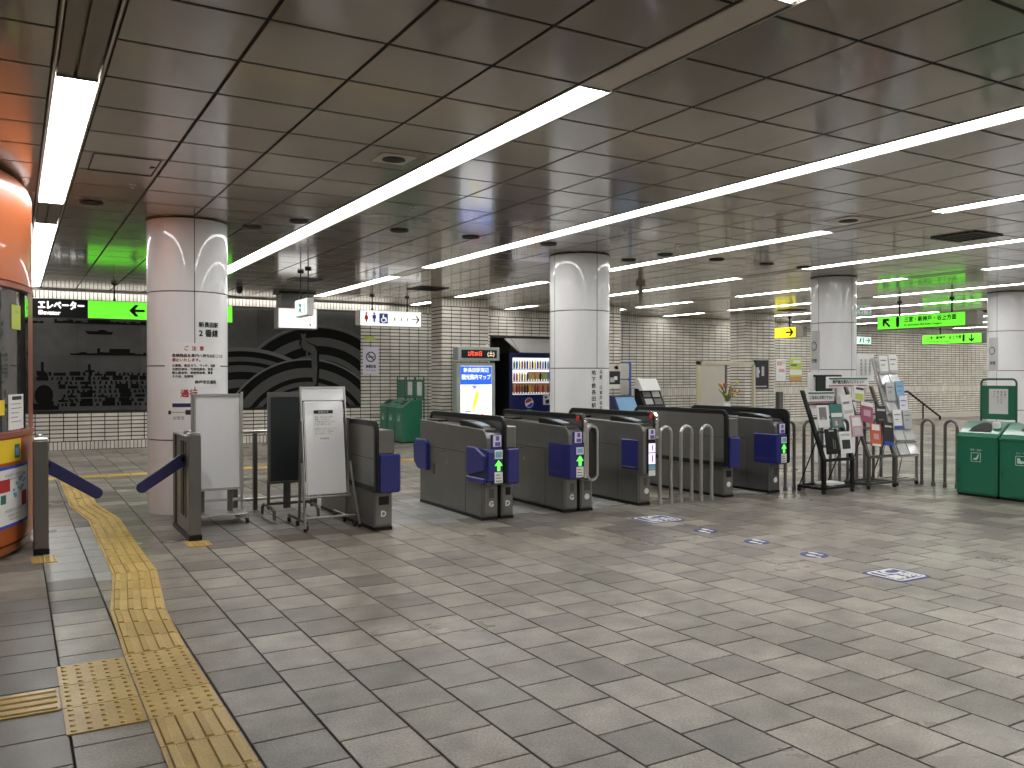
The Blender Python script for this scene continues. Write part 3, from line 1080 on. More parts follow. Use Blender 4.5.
g0 = gate_thing(2.98, 'single grey ticket gate lettered D beside the whiteboard, blue flap on its right')
gate_D(g0, 2.905, 3.085, wide=.04)
gate_rail(g0, 2.868, 'black', GY - .14, fill='steel', w=.036, top=1.035, z0=.375)
box('panel_joint', 'seam', g0, 2.872, 2.877, GY - .06, GY + .55, .68, .686)
g1 = gate_thing(4.23, 'grey double ticket gate with hooded blue flap, plates G and D, nearest lit green arrow')
gate_G(g1, 4.05, 4.228, hood=True)
gate_rail(g1, 4.232, 'black', GY - .12)
gate_D(g1, 4.268, 4.408)
g2 = gate_thing(5.21, 'grey double ticket gate with silver-rimmed black loop and red lamp, green arrow')
gate_G(g2, 5.03, 5.2)
gate_rail(g2, 5.202, 'black', GY - .13, lamp=True)
gate_D(g2, 5.238, 5.398, 'loop', '', False)
disc(g2, 5.32, .155, GY - .0095)
g3 = gate_thing(6.11, 'grey single ticket gate with lilac lit panels and red lamp, beside the three hoops')
gate_G(g3, 6.02, 6.19, lit_panel=True)
gate_rail(g3, 6.195, 'black', GY - .1, lamp=True, z0=.75)
disc(g3, 6.135, .16, GY - .0095)
g4 = gate_thing(7.36, 'grey single ticket gate with plain side panel and black rim behind the three hoops')
gate_D(g4, 7.30, 7.465, 'flap', '', True)
gate_rail(g4, 7.262, 'black', GY - .1, fill='steel', w=.038, top=1.05, z0=.375)
box('panel_joint', 'seam', g4, 7.265, 7.271, GY - .04, GY + .6, .72, .726)
disc(g4, 7.385, .155, GY - .0095)
g5 = gate_thing(8.17, 'grey single ticket gate with green arrow, last one before the brochure racks')
gate_G(g5, 8.07, 8.25, fd=.245)
gate_rail(g5, 8.262, 'black', GY - .13, fill='black')
disc(g5, 8.17, .16, GY - .0095)

# ================================================================== HOOP RAILS
def hoop_mesh(dx, dy, h=.87, r=.0205):
    L = math.hypot(dx, dy)
    ux, uy = dx / L, dy / L
    rad = L / 2
    path = [(0, 0, 0), (0, 0, h - rad)]
    for q in range(165, -1, -15):
        s = rad + rad * math.cos(R(q))
        path.append((ux * s, uy * s, h - rad + rad * math.sin(R(q))))
    path.append((dx, dy, 0))
    mb = MB().tube(path, r, 10)
    return [mb] + [MB().lathe([(.027, 0), (.027, .05), (.022, .055)], 12, x, y) for (x, y) in ((0, 0), (dx, dy))]


proto = {}


def hoop(x, y, dx, dy, label, group, metal='steel_light'):
    t = thing('hoop_rail', label, 'railing', (x, y, 0), group)
    key = (round(dx, 3), round(dy, 3), metal)
    if key not in proto:
        proto[key] = [m_.build(nm, metal, t, smooth=True, local=True) for m_, nm in zip(hoop_mesh(dx, dy), ('pipe', 'collar', 'collar'))]
    else:
        for p in proto[key]:
            c = p.copy()
            COL.objects.link(c)
            c.parent = t
    return t


for i, lab in enumerate(('leftmost of the three bent steel hoops beside the gate with lilac panels',
                         'middle of the three bent steel hoops between the ticket gates',
                         'rightmost of the three bent steel hoops in front of the plain gate panel')):
    hoop(6.295 + .308 * i, 7.52, .163, 0, lab, 'steel hoops between the gates')
for i in range(6):
    hoop(8.42 + .325 * i, 7.63 - .012 * i, .16, 0, 'bent steel hoop behind the brochure racks, number %s from the ticket gate' %
         ('one', 'two', 'three', 'four', 'five', 'six')[i], 'steel hoops behind the racks', 'steel')
hoop(10.5, 7.0, 0, .166, 'bent steel hoop between the brochure racks and the green bins, farther one', 'steel hoops beside the bins', 'steel')
hoop(10.5, 6.67, 0, .166, 'bent steel hoop right beside the green bins, nearer one', 'steel hoops beside the bins', 'steel')

# ================================================================== BOARDS ON STANDS (left)
t = thing('whiteboard', 'empty whiteboard on a castered stand in front of the first column', 'whiteboard', (1.78, 8.85, 0))
box('board', 'board_white', t, 1.535, 1.965, 8.83, 8.845, .34, 1.25)
MB().ring(rrect(1.52, 1.98, .315, 1.272, .01, 2), rrect(1.54, 1.96, .34, 1.248, .006, 2), 'y', 8.815, 8.855).build('frame', 'steel_light', t)
for x in (1.512, 1.988):
    box('upright', 'steel_light', t, x - .011, x + .011, 8.84, 8.865, .06, 1.29, .003)
    MB().tube([(x, 8.62, .065), (x, 9.1, .065)], .014, 8).build('foot_bar', 'steel_light', t, smooth=True)
    for yy in (8.63, 9.09):
        MB().tube([(x - .012, yy, .027), (x + .012, yy, .027)], .027, 12).build('caster', 'rubber', t, smooth=True)
for x in (1.6, 1.87):
    box('lower_leg', 'steel_dark', t, x - .024, x + .024, 8.84, 8.87, .1, .32, .003)
box('shelf', 'steel_light', t, 1.5, 2.0, 8.62, 9.0, .085, .1, .003)
box('cross_bar', 'steel_light', t, 1.5, 2.0, 8.842, 8.862, .2, .225, .003)
box('magnet', 'ink', t, 1.77, 1.775, 8.828, 8.83, .92, .925)

t = thing('railing', 'steel railing with a bright top bar between the two boards', 'railing', (2.3, 9.45, 0))
MB().box(2.02, 2.95, 9.42, 9.47, .83, .86).build('top_bar', 'steel_light', t, .004)
MB().box(2.02, 2.95, 9.425, 9.465, .1, .13).build('bottom_bar', 'steel_light', t, .004)
for x in (2.05, 2.26, 2.62, 2.92):
    box('post', 'steel_dark', t, x - .022, x + .022, 9.42, 9.47, 0, .83, .003)

t = thing('blackboard', 'dark green-black notice board on a stand behind the tall white sign', 'notice board', (2.4, 8.75, 0))
box('board', 'board_black', t, 2.235, 2.67, 8.70, 8.715, .385, 1.235)
MB().ring(rrect(2.21, 2.69, .36, 1.285, .006, 2), rrect(2.235, 2.665, .385, 1.235, .004, 2), 'y', 8.685, 8.73).build('frame', 'steel_dark', t)
box('wooden_top', 'wood_top', t, 2.235, 2.665, 8.69, 8.725, 1.237, 1.28)
for x in (2.225, 2.67):
    MB().tube([(x, 8.74, .40), (x, 8.74, .1)], .016, 8).build('leg', 'steel_dark', t, smooth=True)
    MB().tube([(x, 9.0, .02), (x, 8.98, .1), (x, 8.92, .13), (x, 8.6, .13), (x, 8.53, .1), (x, 8.51, .02)], .016, 10).build('foot', 'steel_dark', t, smooth=True)
box('lower_bar', 'steel_dark', t, 2.225, 2.67, 8.73, 8.75, .14, .165)
box('back_leg', 'steel_dark', t, 2.38, 2.43, 8.735, 8.765, .1, .40)

t = thing('sign_board', 'tall white sign board with a printed notice on a leaning castered frame', 'sign board', (2.6, 8.15, 0))
lean = .13


def LB(x, z, d=0):        # leaning face: top leans back
    return (x, 8.02 + lean * (z - .3) + d, z)


def slab(x0, x1, z0, z1, d0, d1):
    return [LB(x0, z0, d0), LB(x1, z0, d0), LB(x1, z1, d0), LB(x0, z1, d0), LB(x0, z0, d1), LB(x1, z0, d1), LB(x1, z1, d1), LB(x0, z1, d1)]


BF = [(3, 2, 1, 0), (4, 5, 6, 7), (0, 1, 5, 4), (1, 2, 6, 5), (2, 3, 7, 6), (3, 0, 4, 7)]
MB().add(slab(2.405, 2.80, .31, 1.205, 0, .02), BF).build('panel', 'board_white', t, .02, segs=3)
MB().add(slab(2.39, 2.815, 1.21, 1.335, 0, .03), BF).build('header', 'board_white', t, .006)
MB().add(slab(2.38, 2.39, .3, 1.345, -.01, .035), BF).add(slab(2.815, 2.825, .3, 1.345, -.01, .035), BF).add(slab(2.38, 2.825, 1.335, 1.346, -.01, .035), BF).build('frame', 'steel_light', t)
sh = MB().add(slab(2.495, 2.70, .815, 1.13, -.004, -.001), BF).build('printed_notice', 'paper', t)
MB().add(slab(2.502, 2.692, 1.085, 1.118, -.006, -.004), BF).build('notice_header', 'ink', sh)
vs_up = Vector((0, lean, 1)).normalized()
text('お知らせ', .026, 'white', sh, LB(2.597, 1.10, -.0075), (1, 0, 0), vs_up)
text('現在、改札口の一部を\n閉鎖しております。\nご不便をおかけしますが\nご協力お願いします。\n\n係員までお申し付け下さい\nエレベーターご利用は\n奥へお進みください。\n', .0185, 'ink_grey', sh,
     LB(2.507, .96, -.006), (1, 0, 0), vs_up, 'LEFT', line=1.22)
text('新長田駅長', .018, 'ink', sh, LB(2.6, .845, -.006), (1, 0, 0), vs_up)
for s in (-1, 1):
    xm = 2.60 + s * .235
    MB().tube([(xm + s * .005, 8.04, .62), (xm + s * .03, 7.84, .02)], .012, 8).build('front_leg', 'steel_light', t, smooth=True)
    MB().tube([(xm - s * .0, 8.09, 1.02), (xm, 8.14, .07)], .014, 8).build('rear_post', 'steel', t, smooth=True)
    MB().tube([(xm, 7.9, .07), (xm, 8.5, .07)], .014, 8).build('foot_bar', 'steel_dark', t, smooth=True)
    for yy in (7.9, 8.2, 8.49):
        MB().tube([(xm - .012, yy, .026), (xm + .012, yy, .026)], .026, 12).build('caster', 'rubber', t, smooth=True)
    MB().tube([(xm + s * .03, 7.84, 0), (xm + s * .03, 7.84, .03)], .017, 8).build('rubber_tip', 'rubber', t)
MB().tube([(2.35, 8.03, .29), (2.85, 8.03, .29)], .012, 8).build('cross_bar', 'steel_light', t, smooth=True)
MB().tube([(2.32, 7.9, .115), (2.84, 7.9, .115)], .011, 8).build('cross_bar', 'steel_light', t, smooth=True)

# ================================================================== LITTER BINS
def bin_unit(name, label, group, x0, y0, w, d, h1, h2, hole, mark):
    """front towards -x, width along y from y0 to y0+w"""
    t = thing(name, label, 'litter bin', (x0 + d / 2, y0 + w / 2, 0), group)
    g = .006
    box('base', 'black', t, x0 + .02, x0 + d - .02, y0 + .02, y0 + w - .02, 0, .03)
    pr = [(x0, .025), (x0 + d, .025), (x0 + d, h2), (x0 + d * .45, h2), (x0 + d * .1, h1 + .05), (x0, h1)]
    MB().prism(pr, 'y', y0 + g, y0 + w - g).build('body', 'bin_green', t, .012)
    box('door', 'bin_green', t, x0 - .006, x0 + .004, y0 + .03, y0 + w - .03, .05, h1 - .03, .004)
    MB().box(x0 - .012, x0 + .03, y0 + g, y0 + w - g, h1 - .025, h1 + .012).build('lip', 'bin_green', t, .008)
    # opening in the sloping top
    sx0, sz0, sx1, sz1 = x0 + d * .1, h1 + .05, x0 + d * .45, h2
    nx, nz = -(sz1 - sz0), (sx1 - sx0)
    L = math.hypot(nx, nz); nx /= L; nz /= L

    def S(u, v, e=.003):
        return (sx0 + (sx1 - sx0) * v + nx * e, y0 + w * (1 - u), sz0 + (sz1 - sz0) * v + nz * e)
    if hole == 'round':
        pts = [(.5 + .26 * math.cos(R(a)), .1 + .85 * math.sin(R(a))) for a in range(0, 181, 15)]
    elif hole == 'slot':
        pts = [(.38, .35), (.85, .35), (.85, .6), (.38, .6)]
    elif hole == 'two':
        pts = [(.2, .1), (.75, .1), (.75, .9), (.2, .9)]
    n = len(pts)
    MB().add([S(*p) for p in pts] + [S(p[0], p[1], -.02) for p in pts], [tuple(range(n))] + [(i, (i + 1) % n, n + (i + 1) % n, n + i) for i in range(n)]).build('opening', 'black_matt', t)
    # pictogram
    yc, zc = y0 + w * .5, h1 - .24
    f = x0 - .0075
    o = rrect(yc - .06, yc + .06, zc - .055, zc + .055, .004, 2)
    i = rrect(yc - .054, yc + .054, zc - .049, zc + .049, .003, 2)
    pm = MB().ring(o, i, 'x', f - .002, f).build('pictogram_frame', 'bin_mark', t)
    if mark == 'paper':
        pp = [(yc + .03, zc - .03), (yc - .01, zc - .035), (yc - .03, zc - .005), (yc - .04, zc + .035), (yc - .025, zc + .03), (yc - .005, zc - .005), (yc + .03, zc - .015)]
    else:
        pp = [(yc + .04, zc - .03), (yc + .01, zc - .035), (yc - .04, zc - .03), (yc - .04, zc - .005), (yc + .0, zc), (yc + .01, zc + .03), (yc + .04, zc + .03)]
    MB().prism(pp, 'x', f - .002, f).build('pictogram', 'bin_mark', t)
    text({'paper': '新聞・雑誌', 'can': 'びん・缶'}[mark], .028, 'bin_mark', t, (f - .001, yc, zc + .085), (0, -1, 0), (0, 0, 1))
    MB().box(f - .004, f + .002, y0 + w - .06, y0 + w - .045, .28, .33).build('lock', 'bin_green_dark', t)
    return t


bin_unit('litter_bin', 'large green litter bin with a round-topped opening and paper pictogram, beside the hoops', 'green bins on the right', 9.99, 5.845, .52, .5, .715, .89, 'round', 'paper')
bin_unit('litter_bin', 'large green litter bin with a slot opening at the right edge', 'green bins on the right', 9.99, 5.31, .525, .5, .715, .89, 'slot', 'can')
box('litter_scrap', 'white', None, 10.10, 10.16, 5.9, 5.98, .82, .90, .01)
tag(bpy.data.objects['litter_scrap'], 'white paper scrap sticking out of the round bin opening', 'litter')
FB = (('narrow green bin farthest along the tiled back wall', 18.0, 'two', 'can'), ('middle one of the three far green bins', 17.55, 'slot', 'can'),
      ('nearest of the three far green bins, its broad side towards us', 17.1, 'two', 'paper'))
for lab, yy, ho, mk in FB:
    bin_unit('far_litter_bin', lab, 'three green bins by the back wall', 7.22, yy, .44, .46, .76, .92, ho, mk)


def bin_sign(label, x, y0, y1, z0, z1, rows, group=None):
    t = thing('bin_sign', label, 'sign', (x, (y0 + y1) / 2, 0), group)
    o = [(y1, 0)] + [(y1, z1 - .06)] + arc_pts(y1 - .05, z1 - .05, .05, 0, 90, 5)
    path = [(x, y0, 0), (x, y0, z1 - .05)] + [(x, y0 + .05 - .05 * math.cos(R(a)), z1 - .05 + .05 * math.sin(R(a))) for a in (30, 60, 90)]
    path += [(x, y1 - .05 + .05 * math.cos(R(a)), z1 - .05 + .05 * math.sin(R(a))) for a in (90, 60, 30, 0)] + [(x, y1, 0)]
    MB().tube(path, .013, 8).build('pipe_frame', 'bin_green_dark', t, smooth=True)
    p = box('panel', 'bin_green', t, x - .008, x + .008, y0, y1, z0, z1 - .08)
    if rows:
        s = box('paper', 'paper', p, x - .011, x - .008, y0 + (y1 - y0) * .22, y1 - (y1 - y0) * .24, z0 + .07, z1 - .12)
        ys = y0 + (y1 - y0) * .3
        for i, col in enumerate(rows):
            for j, ch in enumerate(col):
                text(ch, .03, 'ink', s, (x - .0125, ys + .045 * i, z1 - .16 - .032 * j), (0, -1, 0), (0, 0, 1))
    return t


bin_sign('green pipe-framed sign with a printed paper behind the large green bins', 10.56, 5.95, 6.39, .91, 1.41, ['お願い', '家庭ごみを', '捨てないで', '下さい'])
for i, (ya, lab) in enumerate(((17.11, 'nearest'), (17.63, 'middle'), (18.15, 'farthest'))):
    bin_sign('%s of the three narrow green signs behind the far green bins' % lab, 7.72, ya, ya + .45, .95, 1.44, ['分別に', 'ご協力'] if i < 2 else None, 'narrow green signs by the back wall')

# ================================================================== BROCHURE RACKS
def rack(name, label, x0, x1, yf, zk, yt, zt, m, yb, rail_w=.028, bars=5):
    t = thing(name, label, 'brochure rack', ((x0 + x1) / 2, (yf + yb) / 2, 0), 'brochure racks')
    dy, dz = yt - yf, zt - zk
    for x in (x0, x1):
        w = rail_w
        pr = [(yf - .02, .05), (yf + .02, .05), (yf + .02, zk - .01), (yt + .02, zt), (yt - .02, zt), (yf - .02, zk + .01)]
        MB().prism(pr, 'x', x - w / 2, x + w / 2).build('side_rail', m, t, .004)
        MB().tube([(x, yb - .015, .06), (x, yf + dy * .3, zk + dz * .3)], .008, 6).build('rear_leg', m, t)
        box('foot_bar', m, t, x - .016, x + .016, yf - .02, yb, .05, .085, .003)
        for yy in (yf, yb - .02):
            MB().tube([(x - .012, yy, .026), (x + .012, yy, .026)], .026, 12).build('caster', 'rubber', t, smooth=True)
    box('front_bar', m, t, x0, x1, yf - .015, yf + .015, .06, .09, .003)
    box('rear_bar', m, t, x0, x1, yb - .03, yb, .06, .09, .003)
    box('knee_bar', m, t, x0, x1, yf - .012, yf + .012, zk - .015, zk + .015, .003)
    MB().tube([(x0 + .02, yf + .15, .085), (x1 - .02, yf + .15, .085)], .008, 6).build('wire', m, t)
    for k in range(bars):
        f = (k + .02) / bars
        y, z = yf + dy * f, zk + dz * f
        MB().tube([(x0, y - .05, z - .01), (x1, y - .05, z - .01)], .006, 6).build('wire', m, t)
        MB().tube([(x0, y, z), (x1, y, z)], .006, 6).build('wire', m, t)
        box('ledge', m, t, x0, x1, y - .05, y + .005, z - .02, z - .012)
    return t, (x0, x1, yf, zk, yt, zt)


def booklet(fr, xc, z, w, h, m, label, art=None, tilt=0.0):
    """a booklet standing in a tier of a rack, foot at height z"""
    x0, x1, yf, zk, yt, zt = fr
    d = Vector((0, .14, .99)).normalized()
    nrm = Vector((0, -d.z, d.y))
    s = Vector((1, 0, 0))
    c0 = Vector((xc, yf + (yt - yf) * (z - zk) / (zt - zk) - .045, z))

    def P(u, v, e):
        return c0 + s * (u * math.cos(tilt) - v * math.sin(tilt)) + d * (v * math.cos(tilt) + u * math.sin(tilt)) + nrm * e

    def blk(u0, u1, v0, v1, e0, e1):
        return [P(u0, v0, e0), P(u1, v0, e0), P(u1, v1, e0), P(u0, v1, e0), P(u0, v0, e1), P(u1, v0, e1), P(u1, v1, e1), P(u0, v1, e1)]
    o = MB().add(blk(-w / 2, w / 2, 0, h, 0, .012), BF).build('booklet', m, None)
    tag(o, label, 'booklet', 'booklets in the racks')
    for (u0, u1, v0, v1, mm) in art or []:
        MB().add(blk(-w / 2 + w * u0, -w / 2 + w * u1, h * v0, h * v1, .0121, .014), BF).build('cover_print', mm, o)
    return o


r1, f1 = rack('brochure_rack', 'black brochure rack leaning back, nearest the last ticket gate', 8.55, 9.07, 7.14, .42, 7.48, 1.27, 'black', 7.54, .05)
hd = box('header', 'white', r1, 8.565, 9.055, 7.40, 7.43, 1.105, 1.255, .004)
box('header_stripe', 'teal_dark', hd, 8.575, 9.045, 7.396, 7.401, 1.225, 1.245)
box('header_stripe', 'magenta', hd, 8.575, 9.045, 7.396, 7.401, 1.115, 1.13)
text('ご自由にお取り下さい', .044, 'ink', hd, (8.81, 7.397, 1.176), (1, 0, 0), (0, 0, 1), bold=.0015)
booklet(f1, 8.68, .81, .2, .28, 'paper', 'grey portrait booklet under the black rack header', [(.15, .8, .35, .9, 'ink_grey'), (.3, .6, .3, .45, 'paper'), (.45, .75, .02, .25, 'paper')])
booklet(f1, 8.92, .80, .22, .30, 'teal_dark', 'dark green booklet with a white title band on the black rack', [(.05, .95, .45, .62, 'white'), (.1, .9, .05, .4, 'ink_grey'), (.3, .5, .1, .3, 'white')])
booklet(f1, 8.69, .49, .22, .31, 'black', 'black booklet with a drawn flower on the black rack', [(.3, .7, .9, .95, 'paper_grey'), (.55, .6, .2, .6, 'ink_grey'), (.7, .75, .2, .55, 'ink_grey')])
booklet(f1, 8.94, .49, .21, .27, 'white', 'white booklet with a dark square picture on the black rack', [(.15, .85, .2, .62, 'ink'), (.1, .9, .8, .9, 'paper_grey')])
booklet(f1, 9.20, .93, .2, .28, 'paper', 'white leaflet between the black rack and the grey rack, upper one', [(.1, .9, .15, .3, 'paper_grey'), (.1, .7, .6, .7, 'ink_grey')], .08)
box('lower_leaflet', 'white', None, 8.72, 9.0, 7.2, 7.42, .093, .12)
tag(bpy.data.objects['lower_leaflet'], 'loose white leaflets lying on the bottom of the black rack', 'leaflets')

r2, f2 = rack('brochure_rack', 'grey steel brochure rack with a wide white header, in the middle', 9.41, 9.92, 7.16, .42, 7.52, 1.31, 'steel_dark', 7.53, .045)
hd = box('header', 'white', r2, 9.08, 9.89, 7.53, 7.56, 1.29, 1.44, .004)
box('header_stripe', 'teal_dark', hd, 9.11, 9.86, 7.526, 7.531, 1.405, 1.425)
box('header_stripe', 'magenta', hd, 9.11, 9.86, 7.526, 7.531, 1.315, 1.33)
text('神戸観光案内パンフレット', .052, 'ink', hd, (9.485, 7.5275, 1.367), (1, 0, 0), (0, 0, 1), bold=.0016)
booklet(f2, 9.27, .68, .2, .27, 'pink', 'pale pink leaflet between the two racks', [(.1, .9, .5, .9, 'paper'), (.2, .8, .1, .4, 'paper_grey')], .03)
booklet(f2, 9.52, 1.12, .19, .2, 'paper', 'white and lime leaflet at the top of the grey rack', [(.08, .92, .1, .5, 'lime'), (.2, .95, .75, .9, 'ink')], -.12)
booklet(f2, 9.53, .85, .23, .27, 'magenta', 'dark magenta booklet on the grey rack', [(.2, .8, .3, .6, 'pink'), (.0, 1, .78, .98, 'paper')], -.16)
booklet(f2, 9.80, .79, .2, .27, 'ink', 'black booklet with grey title on the grey rack', [(.1, .9, .75, .85, 'paper_grey'), (.2, .7, .3, .35, 'ink_grey')], -.05)
booklet(f2, 9.56, .55, .2, .29, 'red_orange', 'orange-red booklet low on the grey rack', [(.12, .85, .7, .96, 'paper'), (.25, .75, .3, .55, 'pink'), (.1, .9, 0, .1, 'paper')], -.1)
booklet(f2, 9.81, .55, .2, .30, 'ink', 'black booklet with a blue foot beside the orange-red one', [(.0, 1, .0, .16, 'ink_blue'), (.15, .85, .78, .86, 'paper_grey')], -.1)

r3, f3 = rack('leaflet_stand', 'tall pale acrylic leaflet stand at the right end of the racks', 10.02, 10.44, 7.2, .40, 7.58, 1.69, 'steel_light', 7.5, .02, 7)
for c in range(2):
    for q in range(7):
        f = q / 7 + .012
        xa = 10.035 + c * .205
        ya, za = f3[2] + (f3[4] - f3[2]) * f, f3[3] + (f3[5] - f3[3]) * f
        MB().prism([(ya - .055, za), (ya, za), (ya + .052, za + .175), (ya + .03, za + .175)], 'x', xa, xa + .19).build('pocket', 'acrylic', r3, .003)
cols_ = ['paper', 'paper', 'sky_blue', 'paper', 'paper_grey', 'paper']
for i, (c, f, m, lab) in enumerate(((0, .82, 'paper', 'white leaflet at the top left of the tall acrylic stand'), (1, .83, 'paper', 'white leaflet at the top right of the tall acrylic stand'),
                                   (0, .54, 'paper_grey', 'grey leaflet halfway up the left of the acrylic stand'), (1, .55, 'sky_blue', 'light blue leaflet on the acrylic stand'),
                                   (1, .40, 'sticker', 'pale lilac leaflet below the light blue one'), (0, .26, 'white', 'white leaflet with a blue foot on the acrylic stand'),
                                   (1, .25, 'acrylic', 'pale grey leaflet low on the right of the acrylic stand'))):
    booklet(f3, 10.13 + c * .205, .42 + 1.29 * f, .17, .25, m, lab, [(.15, .85, .7, .76, 'ink_grey'), (.2, .6, .45, .5, 'ink_grey'), (0, 1, 0, .14, 'ink_blue' if 'blue foot' in lab else 'paper_grey')], 0)
t = thing('vertical_notice', 'white sheet with vertical lettering standing behind the grey rack', 'notice', (10.37, 7.96, 0))
box('sheet', 'paper', t, 10.19, 10.55, 7.95, 7.96, 1.38, 1.76)
box('post', 'steel_light', t, 10.36, 10.38, 7.96, 7.98, 0, 1.4)
for i in range(3):
    text('\n'.join('路線図案内'), .045, 'ink', t, (10.28 + .09 * i, 7.948, 1.57), (1, 0, 0), (0, 0, 1), line=1.05)
t = thing('dark_board', 'dark board standing behind the black rack header', 'board', (9.75, 8.1, 0))
box('panel', 'board_black', t, 9.54, 9.86, 8.09, 8.11, 1.05, 1.44)
box('top_bar', 'black', t, 9.5, 10.04, 8.085, 8.115, 1.44, 1.465)
box('backing', 'white', t, 9.40, 10.08, 8.12, 8.13, 1.0, 1.5)
for x in (9.62, 9.95):
    box('leg', 'steel_light', t, x - .008, x + .008, 8.1, 8.125, 0, 1.45)

# ================================================================== FLOOR DECALS
def decal_rect(label, x0, x1, y0, y1):
    t = thing('floor_decal', label, 'floor decal', ((x0 + x1) / 2, (y0 + y1) / 2, .001), 'blue floor decals')
    MB().prism(rrect(x0, x1, y0, y1, .05, 5), 'z', .001, .003).build('ground', 'decal_blue', t)
    MB().ring(rrect(x0 + .025, x1 - .025, y0 + .025, y1 - .025, .04, 5), rrect(x0 + .045, x1 - .045, y0 + .045, y1 - .045, .03, 5), 'z', .003, .0038).build('border', 'white', t)
    w = x1 - x0
    text('IC', (y1 - y0) * .52, 'white', t, ((x0 + x1) / 2, y0 + (y1 - y0) * .68, .0042), (1, 0, 0), (0, 1, 0), wx=1.25, bold=.008)
    text('専用', (y1 - y0) * .36, 'white', t, ((x0 + x1) / 2, y0 + (y1 - y0) * .3, .0042), (1, 0, 0), (0, 1, 0), wx=1.1, bold=.005)


def decal_disc(label, x, y, r=.11):
    t = thing('floor_decal', label, 'floor decal', (x, y, .001), 'blue floor decals')
    MB().prism([(x + r * math.cos(a * math.pi / 16), y + r * math.sin(a * math.pi / 16)) for a in range(32)], 'z', .001, .003).build('ground', 'decal_blue', t)
    for s in (-1, 1):
        for (dy, a, b) in ((.028 * s + .02, .026, .05), (.028 * s - .055, .02, .022)):
            MB().prism([(x + s * .045 + a * math.cos(q * math.pi / 8), y + dy + b * math.sin(q * math.pi / 8)) for q in range(16)], 'z', .003, .0038).build('footprint', 'white', t)


decal_rect('blue rounded IC decal on the floor close to the ticket gates', 5.42, 5.85, 6.57, 6.96)
decal_rect('blue rounded IC decal on the open floor, nearest to us', 5.38, 5.74, 3.82, 4.17)
decal_disc('round blue footprint decal nearest the ticket gates', 5.59, 6.02)
decal_disc('round blue footprint decal in the middle of the three', 5.61, 5.40)
decal_disc('round blue footprint decal nearest the open-floor IC decal', 5.60, 4.77)

# ================================================================== HANGING SIGNS
def hang_rods(t, pts, ztop, z, r=.013):
    for (x, y) in pts:
        MB().tube([(x, y, z), (x, y, ztop)], r, 8).build('rod', 'black', t, smooth=True)
        MB().lathe([(.05, ztop - .03), (.05, ztop - .001)], 14, x, y).build('ceiling_rose', 'black', t, smooth=True)
        MB().lathe([(.028, z), (.02, z + .05)], 12, x, y).build('rod_socket', 'black', t, smooth=True)


def arrow_poly(cx, cz, s, ang):
    base = [(-.5, -.09), (.12, -.09), (-.12, -.40), (.13, -.40), (.5, 0), (.13, .40), (-.12, .40), (.12, .09), (-.5, .09)]
    c, q = math.cos(R(ang)), math.sin(R(ang))
    return [(cx + s * (a * c - b * q), cz + s * (a * q + b * c)) for a, b in base]


def flat_y(name, m, parent, pts, y):            # print on a face looking to -y
    mb = MB().add([(p[0], y, p[1]) for p in pts], [tuple(range(len(pts)))])
    return mb_raw(mb, name, m, parent)


def flat_x(name, m, parent, pts, x):            # print on a face looking to -x, pts = (reading direction, z)
    mb = MB().add([(x, -p[0], p[1]) for p in pts], [tuple(range(len(pts)))])
    return mb_raw(mb, name, m, parent)


# elevator sign
t = thing('elevator_sign', 'long black and green hanging sign with an arrow pointing left, behind the first column', 'hanging sign', (1.9, 16.8, 2.46))
box('case', 'steel_dark', t, -.6, 3.62, 16.82, 16.98, 2.455, 2.79, .01)
box('black_face', 'sign_black', t, .17, 1.135, 16.8, 16.82, 2.47, 2.78)
box('green_face', 'sign_green', t, 1.135, 3.6, 16.8, 16.82, 2.47, 2.78)
box('amber_face', 'sign_yellow', t, -.55, .17, 16.8, 16.82, 2.47, 2.78)
text('エレベーター', .155, 'sign_white', t, (.36, 16.797, 2.665), (1, 0, 0), (0, 0, 1), 'LEFT', bold=.008, wx=.78)
text('Elevator', .1, 'sign_white', t, (.37, 16.797, 2.54), (1, 0, 0), (0, 0, 1), 'LEFT', bold=.005)
flat_y('arrow', 'sign_black', t, arrow_poly(1.93, 2.625, .26, 180), 16.797)
hang_rods(t, [(1.57, 16.9), (3.2, 16.9)], H, 2.79)
# toilet sign
t = thing('toilet_sign', 'white hanging sign with toilet and wheelchair symbols and a right arrow', 'hanging sign', (6.78, 16.7, 2.47))
box('case', 'fixture_grey', t, 6.08, 7.5, 16.72, 16.9, 2.48, 2.80, .02)
box('face', 'sign_white', t, 6.13, 7.47, 16.7, 16.722, 2.485, 2.795, .008)
for x, m in ((6.25, 'ink_red'), (6.42, 'ink_blue')):
    flat_y('figure_head', m, t, [(x + .022 * math.cos(a * math.pi / 6), 2.735 + .022 * math.sin(a * math.pi / 6)) for a in range(12)], 16.697)
    if m == 'ink_red':
        flat_y('figure_body', m, t, [(x - .02, 2.705), (x + .02, 2.705), (x + .048, 2.61), (x + .018, 2.61), (x + .018, 2.555), (x - .018, 2.555), (x - .018, 2.61), (x - .048, 2.61)], 16.697)
    else:
        flat_y('figure_body', m, t, [(x - .04, 2.705), (x + .04, 2.705), (x + .04, 2.63), (x + .02, 2.63), (x + .02, 2.555), (x - .02, 2.555), (x - .02, 2.63), (x - .04, 2.63)], 16.697)
flat_y('wheelchair_square', 'ink_blue', t, [(6.53, 2.535), (6.72, 2.535), (6.72, 2.745), (6.53, 2.745)], 16.697)
wc = [(6.62 + .052 * math.cos(R(a)), 2.605 + .052 * math.sin(R(a))) for a in range(100, 360, 20)]
wi = [(6.62 + .036 * math.cos(R(a)), 2.605 + .036 * math.sin(R(a))) for a in range(340, 80, -20)]
flat_y('wheelchair', 'sign_white', t, wc + wi, 16.694)
